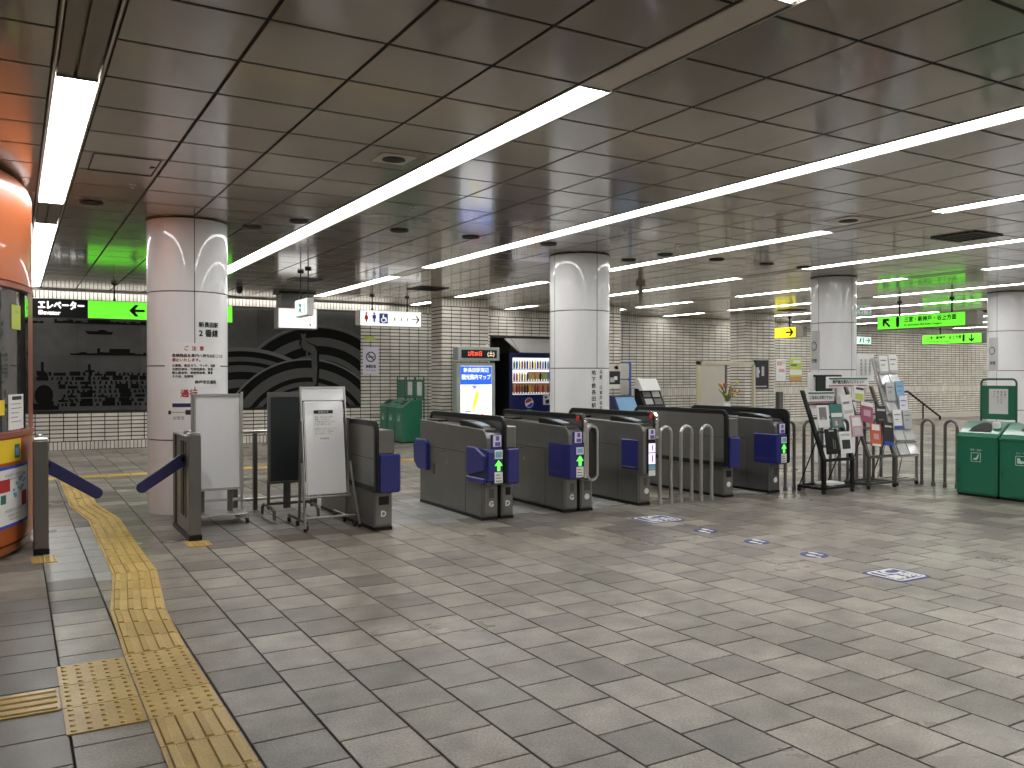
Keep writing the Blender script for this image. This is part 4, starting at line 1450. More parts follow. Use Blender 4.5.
flat_y('wheelchair', 'sign_white', t, [(6.605, 2.72), (6.63, 2.72), (6.63, 2.66), (6.68, 2.66), (6.70, 2.58), (6.675, 2.575), (6.66, 2.635), (6.605, 2.635)], 16.694)
for x in (6.87, 7.02, 7.16):
    flat_y('small_figure', 'ink_grey', t, [(x - .018, 2.66), (x + .018, 2.66), (x + .012, 2.60), (x - .012, 2.60)], 16.697)
    flat_y('small_figure', 'ink_red', t, [(x - .008, 2.675), (x + .008, 2.675), (x + .008, 2.69), (x - .008, 2.69)], 16.697)
flat_y('arrow', 'ink', t, [(7.25, 2.625), (7.39, 2.625), (7.34, 2.56), (7.365, 2.55), (7.44, 2.635), (7.365, 2.72), (7.34, 2.71), (7.39, 2.645), (7.25, 2.645)], 16.697)
hang_rods(t, [(6.42, 16.81), (7.2, 16.81)], H, 2.8)
# exit box
t = thing('exit_sign', 'small white hanging box with a green running figure', 'hanging sign', (3.95, 13.3, 2.4))
box('case', 'white', t, 3.905, 4.01, 12.99, 13.64, 2.385, 2.655, .008)
box('face', 'sign_white', t, 3.893, 3.906, 13.02, 13.61, 2.40, 2.64)
for pts in ([(-13.42, 2.57), (-13.32, 2.6), (-13.24, 2.55), (-13.28, 2.52), (-13.34, 2.55), (-13.4, 2.54)], [(-13.34, 2.56), (-13.27, 2.5), (-13.22, 2.43), (-13.26, 2.42), (-13.33, 2.47), (-13.42, 2.43), (-13.44, 2.46), (-13.36, 2.51)],
            [(-13.30, 2.635), (-13.25, 2.635), (-13.25, 2.605), (-13.30, 2.605)], [(-13.12, 2.42), (-13.08, 2.42), (-13.08, 2.63), (-13.12, 2.63)]):
    flat_x('running_figure', 'sign_teal', t, pts, 3.89)
hang_rods(t, [(3.955, 13.1), (3.955, 13.5)], H, 2.655, .01)
# white light box on a dark mount
t = thing('light_box_sign', 'white light box on a dark ceiling mount in front of the mural', 'hanging sign', (4.83, 16.8, 2.38))
box('mount', 'steel_dark', t, 4.52, 5.13, 16.72, 17.1, 2.78, H)
box('mount_collar', 'black', t, 4.46, 5.19, 16.68, 17.14, H - .05, H - .002)
box('case', 'fixture_grey', t, 4.43, 5.23, 16.71, 16.95, 2.37, 2.79, .01)
box('face', 'sign_white', t, 4.46, 5.2, 16.695, 16.712, 2.395, 2.765)
box('corner_mark', 'ink_grey', t, 5.06, 5.1, 16.69, 16.696, 2.44, 2.48)
# green platform sign, facing left
t = thing('platform_sign', 'large lit green hanging sign reading 1 with an up-left arrow', 'hanging sign', (17.2, 11.8, 2.5))
box('case', 'steel_dark', t, 17.2, 17.42, 10.55, 12.88, 2.50, 2.81, .01)
box('end_case', 'fixture_grey', t, 17.185, 17.42, 10.5, 10.74, 2.51, 2.80, .01)
box('face', 'sign_green', t, 17.18, 17.2, 10.76, 12.85, 2.515, 2.795)
flat_x('arrow', 'sign_black', t, arrow_poly(-12.62, 2.655, .26, 135), 17.177)
text('1', .30, 'sign_black', t, (17.177, 12.33, 2.655), (0, -1, 0), (0, 0, 1), bold=.022, wx=1.25)
text('三宮・新神戸・谷上方面', .122, 'sign_black', t, (17.177, 12.17, 2.695), (0, -1, 0), (0, 0, 1), 'LEFT', bold=.004, wx=.92)
text('for Sannomiya, Shin-Kobe, Tanigami', .062, 'sign_black', t, (17.177, 12.17, 2.585), (0, -1, 0), (0, 0, 1), 'LEFT', bold=.002)
hang_rods(t, [(17.3, 12.37), (17.3, 11.12)], H, 2.81, .018)
# second green sign, farther, over the stairs
t = thing('platform_sign', 'smaller lit green hanging sign reading 1 with a down arrow, over the stairs', 'hanging sign', (22.5, 14.2, 2.4))
K = 24.0 / 17.2
xx = 24.0
ya, yb = 16.36, 14.53
box('case', 'steel_dark', t, xx, xx + .2, yb - .12, ya + .05, 2.40, 2.70, .01)
box('face', 'sign_green', t, xx - .02, xx, yb, ya, 2.415, 2.685)
text('三宮・新神戸・谷上方面', .105, 'sign_black', t, (xx - .023, ya - .15, 2.59), (0, -1, 0), (0, 0, 1), 'LEFT', bold=.004, wx=.95)
text('for Sannomiya, Shin-Kobe, Tanigami', .05, 'sign_black', t, (xx - .023, ya - .15, 2.485), (0, -1, 0), (0, 0, 1), 'LEFT', bold=.002)
text('1', .27, 'sign_black', t, (xx - .023, yb + .52, 2.55), (0, -1, 0), (0, 0, 1), bold=.02, wx=1.25)
flat_x('arrow', 'sign_black', t, arrow_poly(-(yb + .28), 2.55, .22, -90), xx - .023)
hang_rods(t, [(xx + .1, ya - .5)], H, 2.70, .02)
# yellow sign
t = thing('yellow_sign', 'small lit yellow hanging sign with a black right arrow beside the third column', 'hanging sign', (19.0, 17.2, 2.5))
box('case', 'fixture_grey', t, 19.0, 19.18, 16.6, 17.62, 2.53, 2.84, .01)
box('face', 'sign_yellow', t, 18.98, 19.0, 16.86, 17.6, 2.54, 2.83)
flat_x('arrow', 'sign_black', t, arrow_poly(-17.05, 2.685, .29, 0), 18.977)
text('地上', .1, 'ink_grey', t, (18.977, 17.42, 2.7), (0, -1, 0), (0, 0, 1))
hang_rods(t, [(19.09, 17.15)], H, 2.84, .016)
# pendant
t = thing('ceiling_pendant', 'grey tubular pendant hanging from the ceiling right of the second column', 'pendant', (9.68, 12.1, 2.73))
MB().lathe([(.03, 2.72), (.045, 2.95), (.045, H)], 14, 9.68, 12.1).build('tube', 'fixture_grey', t, smooth=True)
MB().lathe([(.085, H - .06), (.085, H - .001)], 16, 9.68, 12.1).build('collar', 'fixture_grey', t, smooth=True)

# ================================================================== CEILING FITTINGS
def downlight(x, y, label, r=.105):
    t = thing('downlight', label, 'downlight', (x, y, H), 'unlit round downlights')
    MB().lathe([(r * .84, H - .004), (r, H - .012), (r, H - .001)], 28, x, y, closed=False).build('ring', 'black', t, smooth=True)
    MB().lathe([(r * .86, H - .004), (.001, H - .002)], 28, x, y, closed=False).build('well', 'black_matt', t, smooth=True)


for i, x in enumerate((.655, 2.66, 3.81, 4.73, 5.83, 7.72, 8.67, 9.66, 10.45)):
    downlight(x, 9.12, 'unlit round downlight in the row above the gates, number %s from the left' % ('one', 'two', 'three', 'four', 'five', 'six', 'seven', 'eight', 'nine')[i])
downlight(2.3, 9.72, 'unlit round downlight just right of the first column top')
downlight(7.62, 9.8, 'unlit round downlight just right of the second column top')
t = thing('ceiling_speaker', 'round speaker in a square plate on the ceiling beside the second light row', 'speaker', (2.52, 6.14, H))
box('plate', 'blank_strip', t, 2.38, 2.66, 6.0, 6.28, H - .006, H - .001, .002)
MB().lathe([(.09, H - .012), (.085, H - .006)], 28, 2.52, 6.14).build('grille', 'black_matt', t, smooth=True)
t = thing('ceiling_speaker', 'round speaker in a square plate on the ceiling right of the fourth light row', 'speaker', (7.71, 6.13, H))
box('plate', 'blank_strip', t, 7.52, 7.9, 5.94, 6.32, H - .006, H - .001, .002)
MB().lathe([(.1, H - .012), (.095, H - .006)], 28, 7.71, 6.13).build('grille', 'black_matt', t, smooth=True)
for (x, y, w, lab) in ((9.8, 6.12, .56, 'square black air vent in the ceiling between the fourth and fifth light rows'), (6.82, 14.9, .6, 'square black air vent in the ceiling above the toilet sign'),
                       (4.35, 14.6, .5, 'square dark air vent in the ceiling near the white light box'), (17.0, 15.2, .5, 'square black air vent in the ceiling by the yellow sign'),
                       (21.8, 12.7, .8, 'square black air vent in the ceiling behind the large green sign')):
    t = thing('air_vent', lab, 'air vent', (x, y, H), 'square ceiling air vents')
    MB().ring(rrect(x - w / 2, x + w / 2, y - w / 2, y + w / 2, .004, 1), rrect(x - w / 2 + .03, x + w / 2 - .03, y - w / 2 + .03, y + w / 2 - .03, .004, 1), 'z', H - .015, H - .001).build('frame', 'black', t)
    box('duct', 'black_matt', t, x - w / 2 + .03, x + w / 2 - .03, y - w / 2 + .03, y + w / 2 - .03, H - .003, H - .001)
    for i in range(5):
        yy = y - w / 2 + w * (i + 1) / 6
        box('slat', 'black', t, x - w / 2 + .03, x + w / 2 - .03, yy - .012, yy + .012, H - .012, H - .004)
t = thing('access_hatch', 'square access hatch frame in the ceiling left of the first column', 'hatch', (.78, 7.45, H))
MB().ring(rrect(.52, 1.0, 7.1, 7.7, .004, 1), rrect(.53, .99, 7.11, 7.69, .004, 1), 'z', H - .004, H - .0005).build('rim', 'ceiling_void', t)
box('latch', 'black', t, .95, .98, 7.35, 7.42, H - .006, H - .001)
t = thing('ceiling_dome', 'small dark dome camera on the ceiling right of the green elevator sign', 'camera', (3.65, 16.4, H))
MB().lathe([(.015, H - .13), (.05, H - .11), (.06, H - .07), (.06, H - .001)], 18, 3.65, 16.4).build('dome', 'black', t, smooth=True)
rnd = random.Random(11)
for i, (x, y) in enumerate(((.9, 8.1), (3.4, 7.8), (4.3, 9.9), (6.1, 7.9), (9.3, 4.4), (7.3, 8.4))):
    t = thing('sprinkler', 'tiny sprinkler head on the ceiling, number %s counted from the left' % ('one', 'two', 'three', 'four', 'six', 'five')[i], 'sprinkler', (x, y, H), 'sprinkler heads')
    MB().lathe([(.03, H - .004), (.03, H - .001)], 14, x, y).build('plate', 'steel_light', t)
    MB().lathe([(.008, H - .03), (.008, H - .004)], 8, x, y).build('head', 'steel_light', t)
    MB().lathe([(.018, H - .032), (.018, H - .03)], 10, x, y).build('deflector', 'steel_light', t)

# ================================================================== MURAL
MX0, MX1, MZ0, MZ1 = MURAL
MY = Y1 - .032
mural = thing('mural_relief', 'dark grey stone relief mural of a harbour town and concentric arcs on the back wall', 'mural', (1.6, MY, MZ0))
mitems = []
nxm = 9
for i in range(nxm):
    for j in range(2):
        w = (MX1 - MX0) / nxm
        hgt = (MZ1 - MZ0) / 2
        mitems.append((MX0 + w * (i + .5), MY, MZ0 + hgt * (j + .5), w - .004, hgt - .004, 'mural_slab'))
box('backing', 'black_matt', mural, MX0, MX1, MY + .012, MY + .03, MZ0, MZ1)
place_pieces(mural, 'stone_slab', 'stone_slabs', mitems, .012, .002, '-y')
mat('mural_dark', (.007, .007, .007), .8, var=.15, spec=.1)
mat('mural_mid', (.07, .07, .067), .8, var=.15, spec=.2)
mat('mural_edge', (.095, .095, .092), .5, var=.15)


def relief(name, pts, d=.012, m='mural_dark'):
    pts = [(min(max(p[0], MX0 + .01), MX1 - .01), min(max(p[1], MZ0 + .005), MZ1 - .01)) for p in pts]
    return MB().prism(pts, 'y', MY - d, MY - .0005).build(name, m, mural)


def skyline(x0, x1, zb, hmax, seed, extra=()):
    r_ = random.Random(seed)
    pts = [(x0, zb)]
    x = x0
    while x < x1:
        w = r_.uniform(.04, .12)
        hh = r_.uniform(.03, hmax)
        for (a, b, eh) in extra:
            if a <= x < b:
                hh = eh
        pts += [(x, zb + hh), (min(x + w, x1), zb + hh)]
        x += w
    pts.append((x1, zb))
    relief('skyline', pts)


skyline(.68, 3.9, 2.47, .09, 1, ((1.38, 1.6, .17),))
skyline(-.5, .5, 2.46, .07, 2)
skyline(.95, 2.6, 1.855, .07, 4, ((1.35, 1.45, .14), (1.55, 1.95, .135)))
relief('ship', [(1.21, 2.33), (1.26, 2.27), (1.68, 2.265), (1.72, 2.32), (1.62, 2.325), (1.55, 2.36), (1.47, 2.36), (1.42, 2.33)])
relief('round_building', [(.5 + .16 * math.cos(a * math.pi / 8), 1.08 + .2 * math.sin(a * math.pi / 8)) for a in range(16)])
relief('town_base', [(.28, .80), (.75, .80), (.75, .87), (.6, .9), (.28, .93)])
relief('tower', [(.42, 1.5), (.45, 1.5), (.45, 1.72), (.5, 1.72), (.5, 1.55), (.56, 1.5), (.58, 1.36), (.38, 1.36)])
relief('tower', [(1.27, 1.3), (1.31, 1.3), (1.31, 1.52), (1.38, 1.53), (1.38, 1.56), (1.31, 1.57), (1.31, 1.68), (1.26, 1.68), (1.26, 1.57), (1.2, 1.55), (1.2, 1.53), (1.27, 1.52)])
rt = random.Random(21)
for j in range(8):
    z = .86 + j * .085
    x = .3 + rt.uniform(0, .08)
    while x < 3.5:
        big = rt.random() < (.35 if j not in (3, 5) else .08)
        w = rt.uniform(.1, .24) if big else rt.uniform(.03, .05)
        hh = rt.uniform(.05, .11) if big else rt.uniform(.05, .075)
        if not (.3 < x < .72 and .9 < z < 1.32):
            s = 0 if big else rt.uniform(-.02, .02)
            if big and rt.random() < .4:
                pts = [(x, z), (x + w, z), (x + w, z + hh * .6), (x + w * .6, z + hh * .6), (x + w * .6, z + hh * 1.3), (x + w * .35, z + hh * 1.3), (x + w * .35, z + hh * .7), (x, z + hh * .7)]
            else:
                pts = [(x, z), (x + w, z + s * .3), (x + w + s, z + hh), (x + s, z + hh)]
            relief('town_block', pts, .01)
        x += w + rt.uniform(.025, .07)


def arcs(cx, cz, rings, d, a0=0, a1=180, zmin=MZ0 + .005, xmin=None):
    for (ra, rb, m, dd) in rings:
        n = 60
        vs, fs = [], []
        for i in range(n + 1):
            a = R(a0 + (a1 - a0) * i / n)
            for rr_ in (ra, rb):
                x = cx + rr_ * math.cos(a); z = cz + rr_ * math.sin(a)
                x = min(max(x, 2.35 if xmin is None else xmin), MX1 - .01)
                z = min(max(z, zmin), MZ1 - .02)
                vs += [(x, MY - d - dd, z), (x, MY - .001, z)]
        for i in range(n):
            q = i * 4
            fs += [(q, q + 4, q + 6, q + 2), (q, q + 1, q + 5, q + 4), (q + 2, q + 6, q + 7, q + 3)]
        o = MB().add(vs, fs).build('arc_band', m, mural)


arcs(5.90, .57, [(2.02, 1.98, 'mural_edge', 0), (1.95, 1.74, 'mural_dark', 0), (1.74, 1.55, 'mural_mid', 0), (1.55, 1.36, 'mural_dark', 0),
                 (1.36, 1.24, 'mural_mid', 0), (1.24, 1.12, 'mural_dark', 0), (1.12, 1.0, 'mural_mid', 0), (1.0, .86, 'mural_dark', 0), (.86, .1, 'mural_mid', 0)], .006)
arcs(4.2, -.52, [(2.58, 2.5, 'mural_edge', 0), (2.5, 2.38, 'mural_dark', 0), (2.38, 2.28, 'mural_mid', 0), (2.28, 2.2, 'mural_dark', 0), (2.2, 2.06, 'mural_mid', 0),
                 (2.06, 1.9, 'mural_dark', 0), (1.9, 1.72, 'mural_mid', 0), (1.72, 1.6, 'mural_dark', 0), (1.6, .3, 'mural_mid', 0)], .014)
arcs(5.62, -.1, [(1.94, 1.9, 'mural_edge', 0), (1.9, 1.73, 'mural_dark', 0), (1.73, 1.52, 'mural_mid', 0), (1.52, 1.42, 'mural_dark', 0), (1.42, 1.32, 'mural_mid', 0),
                 (1.32, 1.26, 'mural_dark', 0), (1.26, 1.14, 'mural_mid', 0), (1.14, 1.06, 'mural_dark', 0), (1.06, .1, 'mural_mid', 0)], .022, xmin=3.6)
MCX = lambda px: 3.965 + px * .00404
MCZ = lambda py: 3.57 - py * .00403
bird = [(362, 283), (380, 290), (398, 283), (396, 322), (420, 344), (455, 355), (474, 385), (477, 480), (470, 582), (450, 582), (440, 470), (438, 402), (415, 388), (408, 420), (400, 420), (402, 386), (384, 378), (366, 350), (372, 318)]
relief('bird', [(MCX(a), MCZ(b)) for a, b in bird], .034, 'mural_dark')
relief('bird_feathers', [(MCX(380 + (a - 420) * .8 + 38), MCZ(433 + (b - 433) * .94)) for a, b in bird], .038, 'mural_mid')

# ================================================================== BACK WALL: posters, notices
def wall_sheet(name, label, cat, m, x0, x1, z0, z1, y=Y1, art=(), frame=None, group=None):
    t = thing(name, label, cat, ((x0 + x1) / 2, y, z0), group)
    box('sheet', m, t, x0, x1, y - .012, y - .002, z0, z1)
    for (u0, u1, v0, v1, mm) in art:
        box('print', mm, t, x0 + (x1 - x0) * u0, x0 + (x1 - x0) * u1, y - .015, y - .012, z0 + (z1 - z0) * v0, z0 + (z1 - z0) * v1)
    if frame:
        MB().ring(rrect(x0 - .02, x1 + .02, z0 - .02, z1 + .02, .003, 1), rrect(x0, x1, z0, z1, .003, 1), 'y', y - .022, y - .001).build('frame', frame, t)
    return t


t = wall_sheet('no_smoking_sign', 'white no-smoking sign on the tiled wall right of the mural', 'sign', 'sticker', 6.93, 7.31, 1.5, 2.115)
MB().ring([(7.12 + .12 * math.cos(a * math.pi / 14), 1.89 + .12 * math.sin(a * math.pi / 14)) for a in range(28)],
          [(7.12 + .095 * math.cos(a * math.pi / 14), 1.89 + .095 * math.sin(a * math.pi / 14)) for a in range(28)], 'y', Y1 - .016, Y1 - .012).build('ring', 'ink', t)
flat_y('slash', 'ink', t, [(7.03, 1.965), (7.05, 1.98), (7.21, 1.815), (7.19, 1.80)], Y1 - .0165)
flat_y('cigarette', 'ink', t, [(7.045, 1.875), (7.2, 1.875), (7.2, 1.90), (7.045, 1.90)], Y1 - .0155)
text('禁煙区域', .075, 'ink', t, (7.12, Y1 - .0135, 1.665), (1, 0, 0), (0, 0, 1), bold=.003, wx=.8)
text('No Smoking', .045, 'ink', t, (7.12, Y1 - .0135, 1.585), (1, 0, 0), (0, 0, 1))
wall_sheet('yellow_notice', 'small yellow-green strip above the no-smoking sign', 'notice', 'lime', 6.95, 7.21, 2.27, 2.365)
wall_sheet('wall_plate', 'grey metal cover plate on the wall right of the far green bins', 'plate', 'paper_grey', 8.05, 8.25, .95, 1.2)
wall_sheet('service_door', 'grey metal hatch on the wall beside the far bin signs', 'hatch', 'paper_grey', 8.28, 8.52, .95, 1.2)
wall_sheet('dark_poster', 'dark poster on the half-hidden tiled pillar', 'poster', 'ink', 12.24, 12.57, 1.16, 1.72, 16.5,
           [(0, 1, .72, 1, 'cream_panel'), (.1, .5, .25, .45, 'paper_grey'), (.45, .75, .35, .5, 'white'), (0, 1, 0, .16, 'paper'), (.5, .8, .8, .95, 'petal')])
t = wall_sheet('framed_poster', 'dark framed photograph poster of two figures on the far tiled pillar', 'poster', 'ink', 16.98, 17.54, 1.11, 1.87, 16.5,
               [(.2, .38, .4, .75, 'paper_grey'), (.55, .72, .45, .78, 'paper_grey'), (.3, .42, .55, .65, 'white'), (.1, .9, .06, .1, 'paper_grey')], 'steel_light')
wall_sheet('pink_poster', 'pale pink patterned poster right of the far tiled pillar', 'poster', 'paper', 20.27, 20.68, 1.29, 1.98, Y1,
           [(.1, .6, .7, .9, 'pink'), (.3, .9, .4, .55, 'pink'), (.2, .7, .1, .25, 'sticker'), (.6, .95, .75, .95, 'cream')])
wall_sheet('green_poster', 'green and white poster with an orange foot beside the third column', 'poster', 'lime', 20.86, 21.4, 1.29, 2.0, Y1,
           [(0, 1, .28, .5, 'paper'), (0, 1, 0, .2, 'petal'), (.1, .6, .65, .75, 'leaf'), (.3, .9, .8, .92, 'paper')])
wall_sheet('yellow_square', 'small yellow square notice on the far right tiled wall', 'notice', 'yellow_print', 24.9, 25.2, 1.58, 1.86, Y1, [(.35, .65, .35, .65, 'ink')])
t = wall_sheet('name_plate', 'small white plate with lettering on the far right tiled wall', 'plate', 'paper', 25.45, 26.1, 1.93, 2.12)
text('のりば', .15, 'ink_grey', t, (25.78, Y1 - .0165, 2.025), (1, 0, 0), (0, 0, 1))
t = thing('exit_arrow_sign', 'pale lit exit sign with a teal arrow right of the third column', 'sign', (24.24, Y1 - .08, 2.48))
box('case', 'fixture_grey', t, 23.86, 24.62, Y1 - .1, Y1 - .005, 2.48, 2.76)
box('face', 'sign_cyan', t, 23.89, 24.59, Y1 - .115, Y1 - .1, 2.5, 2.74)
flat_y('arrow', 'sign_teal', t, arrow_poly(24.43, 2.62, .22, 0), Y1 - .118)
flat_y('figure', 'sign_teal', t, [(23.98, 2.54), (24.04, 2.54), (24.1, 2.62), (24.1, 2.7), (24.04, 2.7)], Y1 - .118)
flat_y('figure', 'sign_teal', t, [(24.17, 2.54), (24.22, 2.54), (24.22, 2.71), (24.17, 2.71)], Y1 - .118)

# blue framed notices, ticket device, and counter beyond the gates
t = thing('notice_stand', 'blue panel with two pale documents beyond the gates', 'notice board', (12.9, 16.8, 0))
box('panel', 'poster_blue', t, 12.65, 13.2, 16.86, 16.9, .9, 1.8)
for z0, z1 in ((1.38, 1.76), (.97, 1.35)):
    s = MB().prism(rrect(12.69, 13.12, z0, z1, .05, 3), 'y', 16.85, 16.86).build('document', 'cream_panel', t)
    for i in range(6):
        box('text_line', 'paper_grey', s, 12.75, 13.06, 16.846, 16.85, z0 + .07 + i * .045, z0 + .08 + i * .045)
box('foot', 'poster_blue', t, 12.68, 13.18, 16.8, 16.95, 0, .9)
t = thing('slanted_screen', 'slanted blue screen cabinet beyond the gates', 'screen', (12.4, 15.9, 0))
box('cabinet', 'navy', t, 12.0, 12.62, 15.85, 16.2, 0, .62)
MB().prism([(15.8, .6), (16.2, .6), (16.2, 1.0), (16.02, .98)], 'x', 12.0, 12.62).build('head', 'navy', t, .01)
MB().add([(12.04, 15.8, .64), (12.58, 15.8, .64), (12.58, 15.985, .95), (12.04, 15.985, .95), (12.04, 15.79, .645), (12.58, 15.79, .645), (12.58, 15.975, .955), (12.04, 15.975, .955)], BF).build('screen', 'sky_blue', t)
t = thing('leaflet_cabinet', 'black leaflet cabinet with a white sloped top beyond the gates', 'cabinet', (13.1, 16.0, 0))
MB().prism([(15.9, 0), (16.3, 0), (16.3, 1.15), (16.15, 1.15), (15.9, .7)], 'x', 12.85, 13.5).build('body', 'black', t, .01)
MB().prism([(15.98, 1.1), (16.3, 1.1), (16.28, 1.38), (16.16, 1.38)], 'x', 12.86, 13.42).build('sloped_top', 'white', t, .01)
for i in range(2):
    for j in range(2):
        xa = 12.92 + .28 * i
        za = .78 + .17 * j
        ya = 15.9 + (za - .7) * .556 - .012
        MB().prism([(ya - .01, za), (ya, za), (ya + .072, za + .13), (ya + .062, za + .13)], 'x', xa, xa + .22).build('leaflet', ('paper_grey', 'ink_grey')[(i + j) % 2], t)
t = thing('framed_partition', 'cream framed partition with a pale panel in front of the far tiled pillar', 'partition', (14.9, 15.5, 0))
box('frame_post', 'cream', t, 14.12, 14.2, 15.46, 15.54, 0, 1.8)
box('frame_post', 'cream', t, 15.95, 16.0, 15.46, 15.54, 0, 1.8)
box('frame_head', 'cream', t, 14.12, 16.0, 15.46, 15.54, 1.72, 1.8)
box('panel', 'cream_panel', t, 14.2, 15.02, 15.49, 15.51, 0, 1.72)
box('frame_rail', 'steel_dark', t, 15.0, 15.04, 15.47, 15.53, 0, 1.72)
t = thing('flower_vase', 'vase of yellow and orange flowers beyond the last gates', 'flowers', (14.5, 14.9, 0))
MB().lathe([(.16, 0), (.16, .4), (.05, .45), (.05, .58), (.2, .6), (.2, .62)], 16, 14.5, 14.9).build('stand', 'steel_dark', t, smooth=True)
MB().lathe([(.07, .62), (.1, .7), (.06, .82), (.075, .85)], 16, 14.5, 14.9, closed=False).build('vase', 'paper', t, smooth=True)
rv = random.Random(5)
for i in range(26):
    a, sp, hh = rv.uniform(0, 6.28), rv.uniform(.05, .36), rv.uniform(.15, .5)
    p0 = Vector((14.5, 14.9, .82)); p1 = p0 + Vector((sp * math.cos(a), sp * .6 * math.sin(a), hh))
    pm = p0.lerp(p1, .5) + Vector((0, 0, .06))
    MB().tube([p0, pm, p1], .007, 5).build('stem', 'leaf', t)
    if i % 3 != 2:
        MB().lathe([(.008, p1.z - .02), (.032, p1.z + .01), (.02, p1.z + .035), (.004, p1.z + .05)], 8, p1.x, p1.y).build('bloom', ('petal', 'yellow_print', 'red_orange')[i % 3 if i % 3 < 2 else 2] if i % 4 else 'red_orange', t)
    else:
        d = (p1 - p0).normalized(); s_ = d.cross(Vector((0, 1, 0))).normalized() * .03
        MB().add([p0 + d * .1, pm + s_, p1, pm - s_, pm + Vector((0, .006, 0))], [(0, 1, 4), (1, 2, 4), (2, 3, 4), (3, 0, 4), (0, 3, 2, 1)]).build('leaf', 'leaf', t)
t = thing('short_post', 'short dark post in front of the far wall beyond the last gate', 'post', (19.6, 18.0, 0))
box('shaft', 'steel_dark', t, 19.55, 19.72, 17.95, 18.1, 0, .98, .01)

# handrail of the stairs at the far right
t = thing('stair_handrail', 'dark handrail sloping down beside the far stairs', 'handrail', (25.2, 17.4, 0))
MB().tube([(24.2, 17.5, .0), (24.2, 17.5, .95), (24.9, 17.5, .95), (26.6, 17.5, .1), (26.6, 17.5, 0)], .035, 8).build('rail', 'black', t, smooth=True)
MB().tube([(25.7, 17.5, .0), (25.7, 17.5, .55)], .025, 8).build('post', 'black', t, smooth=True)
t = thing('stair_kerb', 'low pale kerb along the far right wall', 'kerb', (27, 18.2, 0))
box('kerb_stone', 'cream_panel', t, 24.6, 33.5, 18.3, 18.7, 0, .16, .01)

# ================================================================== MAP STAND
t = thing('map_stand', 'grey-green stand with a lit map panel and red date display', 'information stand', (8.3, 15.9, 0))
mx0, mx1, my = 7.88, 8.74, 15.8
box('cabinet', 'pale_green', t, mx0 - .02, mx1 + .02, my + .03, my + .2, 0, 1.72, .008)
box('clock_head', 'pale_green', t, mx0 - .02, mx1 + .10, my - .06, my + .18, 1.77, 2.05, .012)
box('display', 'black', t, mx0 + .06, mx1 + .03, my - .067, my - .06, 1.82, 1.99)
text('2月20日', .11, 'led_red', t, (mx0 + .2, my - .07, 1.905), (1, 0, 0), (0, 0, 1), 'LEFT', bold=.001, wx=.9)
text('(土)', .11, 'led_amber', t, (mx1 - .2, my - .07, 1.905), (1, 0, 0), (0, 0, 1), 'LEFT', bold=.003, wx=.95)
MB().ring(rrect(mx0 - .02, mx1 + .02, .25, 1.72, .01, 2), rrect(mx0 + .07, mx1 - .05, .32, 1.66, .006, 2), 'y', my, my + .035).build('bezel', 'pale_green', t)
s = box('screen', 'screen_white', t, mx0 + .07, mx1 - .05, my + .012, my + .03, .32, 1.66)
box('screen_header', 'screen_blue', s, mx0 + .075, mx1 - .055, my + .009, my + .012, 1.27, 1.65)
text('新長田駅周辺', .1, 'screen_white', s, ((mx0 + mx1) / 2 + .01, my + .006, 1.565), (1, 0, 0), (0, 0, 1), bold=.001)
text('観光案内マップ', .115, 'screen_white', s, ((mx0 + mx1) / 2 + .01, my + .006, 1.42), (1, 0, 0), (0, 0, 1), bold=.002, wx=.85)
flat_y('map_road', 'screen_yellow', s, [(8.23, .85), (8.32, .85), (8.40, 1.12), (8.31, 1.12)], my + .008)
flat_y('map_road', 'screen_yellow', s, [(7.93, .81), (8.6, .84), (8.6, .855), (7.93, .825)], my + .008)
flat_y('map_road', 'screen_yellow', s, [(8.22, .72), (8.27, .72), (8.30, .85), (8.25, .85)], my + .008)
flat_y('map_spot', 'screen_pale', s, [(8.05, .70), (8.2, .70), (8.2, .73), (8.05, .73)], my + .008)
flat_y('map_spot', 'screen_pale', s, [(8.2, 1.25), (8.36, 1.25), (8.28, 1.17)], my + .008)
flat_y('map_spot', 'led_red', s, [(8.43, .62), (8.5, .62), (8.5, .66), (8.43, .66)], my + .008)
MB().lathe([(.02, 2.05), (.02, 2.12)], 10, 8.62, 15.9).build('antenna', 'white', t)

# ================================================================== DRINKS MACHINE
vx0, vx1, vy = 10.6, 11.85, 18.38
t = thing('vending_machine', 'dark blue drinks vending machine set into the tiled wall', 'vending machine', ((vx0 + vx1) / 2, vy + .4, 0))
box('cabinet', 'black', t, vx0 + .004, vx1 - .004, vy + .03, vy + .75, .04, 2.02, .01)
box('base', 'black', t, vx0 + .03, vx1 - .03, vy + .06, vy + .7, 0, .04)
MB().ring(rrect(vx0, vx1, .93, 2.02, .01, 2), rrect(vx0 + .09, vx1 - .07, .985, 1.905, .01, 2), 'y', vy, vy + .04).build('window_frame', 'vend_blue', t)
box('lower_door', 'vend_blue', t, vx0, vx1, vy, vy + .035, .06, .925, .006)
box('light_panel', 'screen_white', t, vx0 + .09, vx1 - .07, vy + .024, vy + .03, .985, 1.905)
lit = ['leaf', 'ink_blue', 'lime', 'sky_blue', 'red_orange', 'teal_dark', 'ink', 'petal', 'magenta', 'ink_red', 'navy', 'yellow_print']
rb = random.Random(9)
bprot = {}
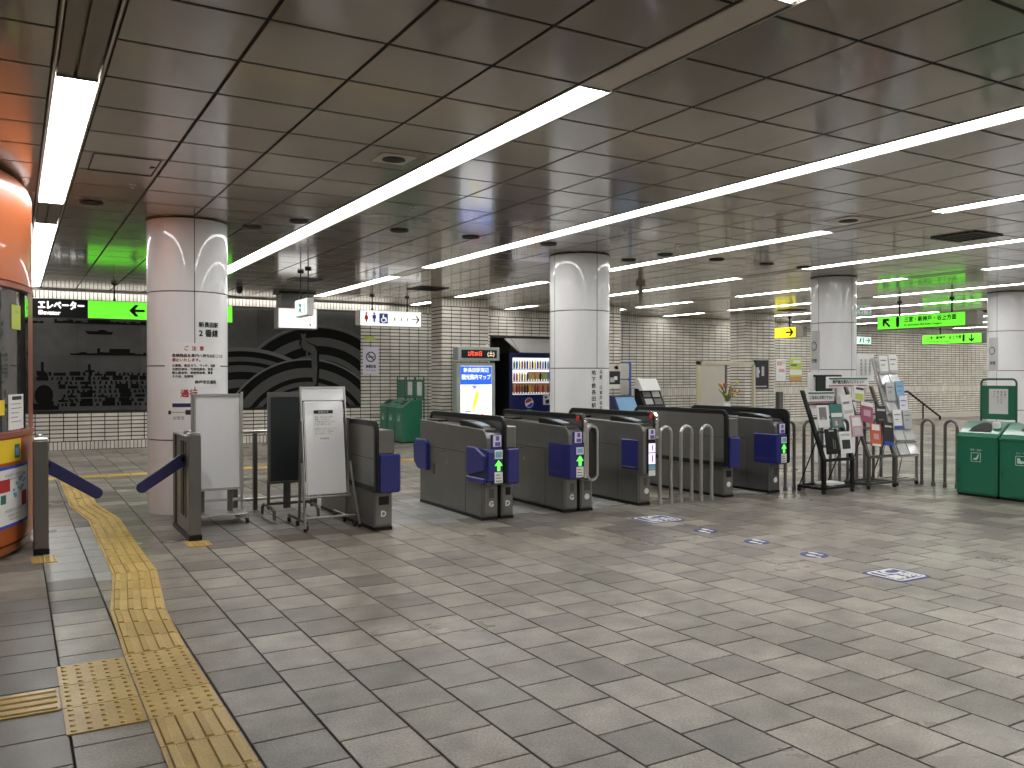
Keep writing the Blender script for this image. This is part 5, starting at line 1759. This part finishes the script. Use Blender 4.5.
for row in range(3):
    zb = 1.04 + row * .305
    box('shelf', 'steel_light', t, vx0 + .09, vx1 - .07, vy + .002, vy + .024, zb - .04, zb - .025)
    for i in range(14):
        x = vx0 + .135 + i * .0765
        box('price_button', ('ink_blue', 'ink_red')[(i + row) % 2], t, x - .02, x + .02, vy, vy + .004, zb - .024, zb - .006)
        m = rb.choice(lit if row else ['petal', 'ink', 'red_brown', 'petal', 'ink_red', 'yellow_print'])
        if (m,) not in bprot:
            b = MB().lathe([(.026, 0), (.026, .14), (.011, .18), (.011, .2)], 8).build('sample_bottle', m, t, smooth=True, local=True)
            bprot[(m,)] = b
        else:
            b = bprot[(m,)].copy()
            COL.objects.link(b)
        W = world_loc(t)
        b.location = (x - W.x, vy - .004 - W.y, zb - .005 - W.z)
    if row == 0:
        box('warm_band', 'petal', t, vx0 + .09, vx1 - .07, vy + .018, vy + .0235, zb + .0, zb + .235)
    if row == 1:
        box('red_band', 'pink', t, vx0 + .55, vx1 - .07, vy + .018, vy + .0235, zb + .03, zb + .21)
lx, lz, lr = 11.17, .78, .125
lg = thing('tmp', '', '') if False else None
circ = lambda a: (lx + lr * math.cos(R(a)), lz + lr * math.sin(R(a)))
lo = MB().prism([circ(a) for a in range(0, 360, 12)], 'y', vy - .004, vy - .001).build('round_logo', 'white', t)
flat_y('logo_top', 'ink_red', lo, [(lx + .9 * (circ(a)[0] - lx), lz + .9 * (circ(a)[1] - lz)) for a in range(35, 200, 12)] + [(lx - .04, lz + .0), (lx + .02, lz + .015)], vy - .006)
flat_y('logo_foot', 'ink_blue', lo, [(lx + .9 * (circ(a)[0] - lx), lz + .9 * (circ(a)[1] - lz)) for a in range(225, 360, 12)] + [(lx + .05, lz + .0), (lx - .02, lz - .045)], vy - .006)
text('PEPSI', .06, 'sticker_cyan', t, (lx, vy - .003, .6), (1, 0, 0), (0, 0, 1))
pn = box('coin_panel', 'white', t, 11.58, 11.80, vy - .01, vy, .72, .96, .006)
box('coin_slot', 'ink', pn, 11.62, 11.70, vy - .014, vy - .009, .89, .93)
box('card_reader', 'ink', pn, 11.65, 11.76, vy - .014, vy - .009, .75, .85)
box('pickup_flap', 'black', t, 10.8, 11.6, vy - .008, vy, .2, .42, .006)
t = thing('machine_canopy', 'sloping brushed metal canopy above the drinks machine', 'canopy', (11.8, 18.5, 2.03))
MB().add([(10.66, 18.745, 2.40), (NX1, 18.745, 2.40), (NX1, 18.3, 2.04), (10.85, 18.3, 2.04), (10.66, 18.745, 2.37), (NX1, 18.745, 2.37), (NX1, 18.33, 2.025), (10.85, 18.33, 2.025)],
         [(0, 1, 2, 3), (7, 6, 5, 4), (0, 3, 7, 4), (1, 0, 4, 5), (2, 1, 5, 6), (3, 2, 6, 7)]).build('sheet', 'canopy', t)
MB().prism([(18.745, 2.40), (18.745, 2.04), (18.3, 2.04)], 'x', 10.84, 10.86).build('end_plate', 'steel_dark', t)
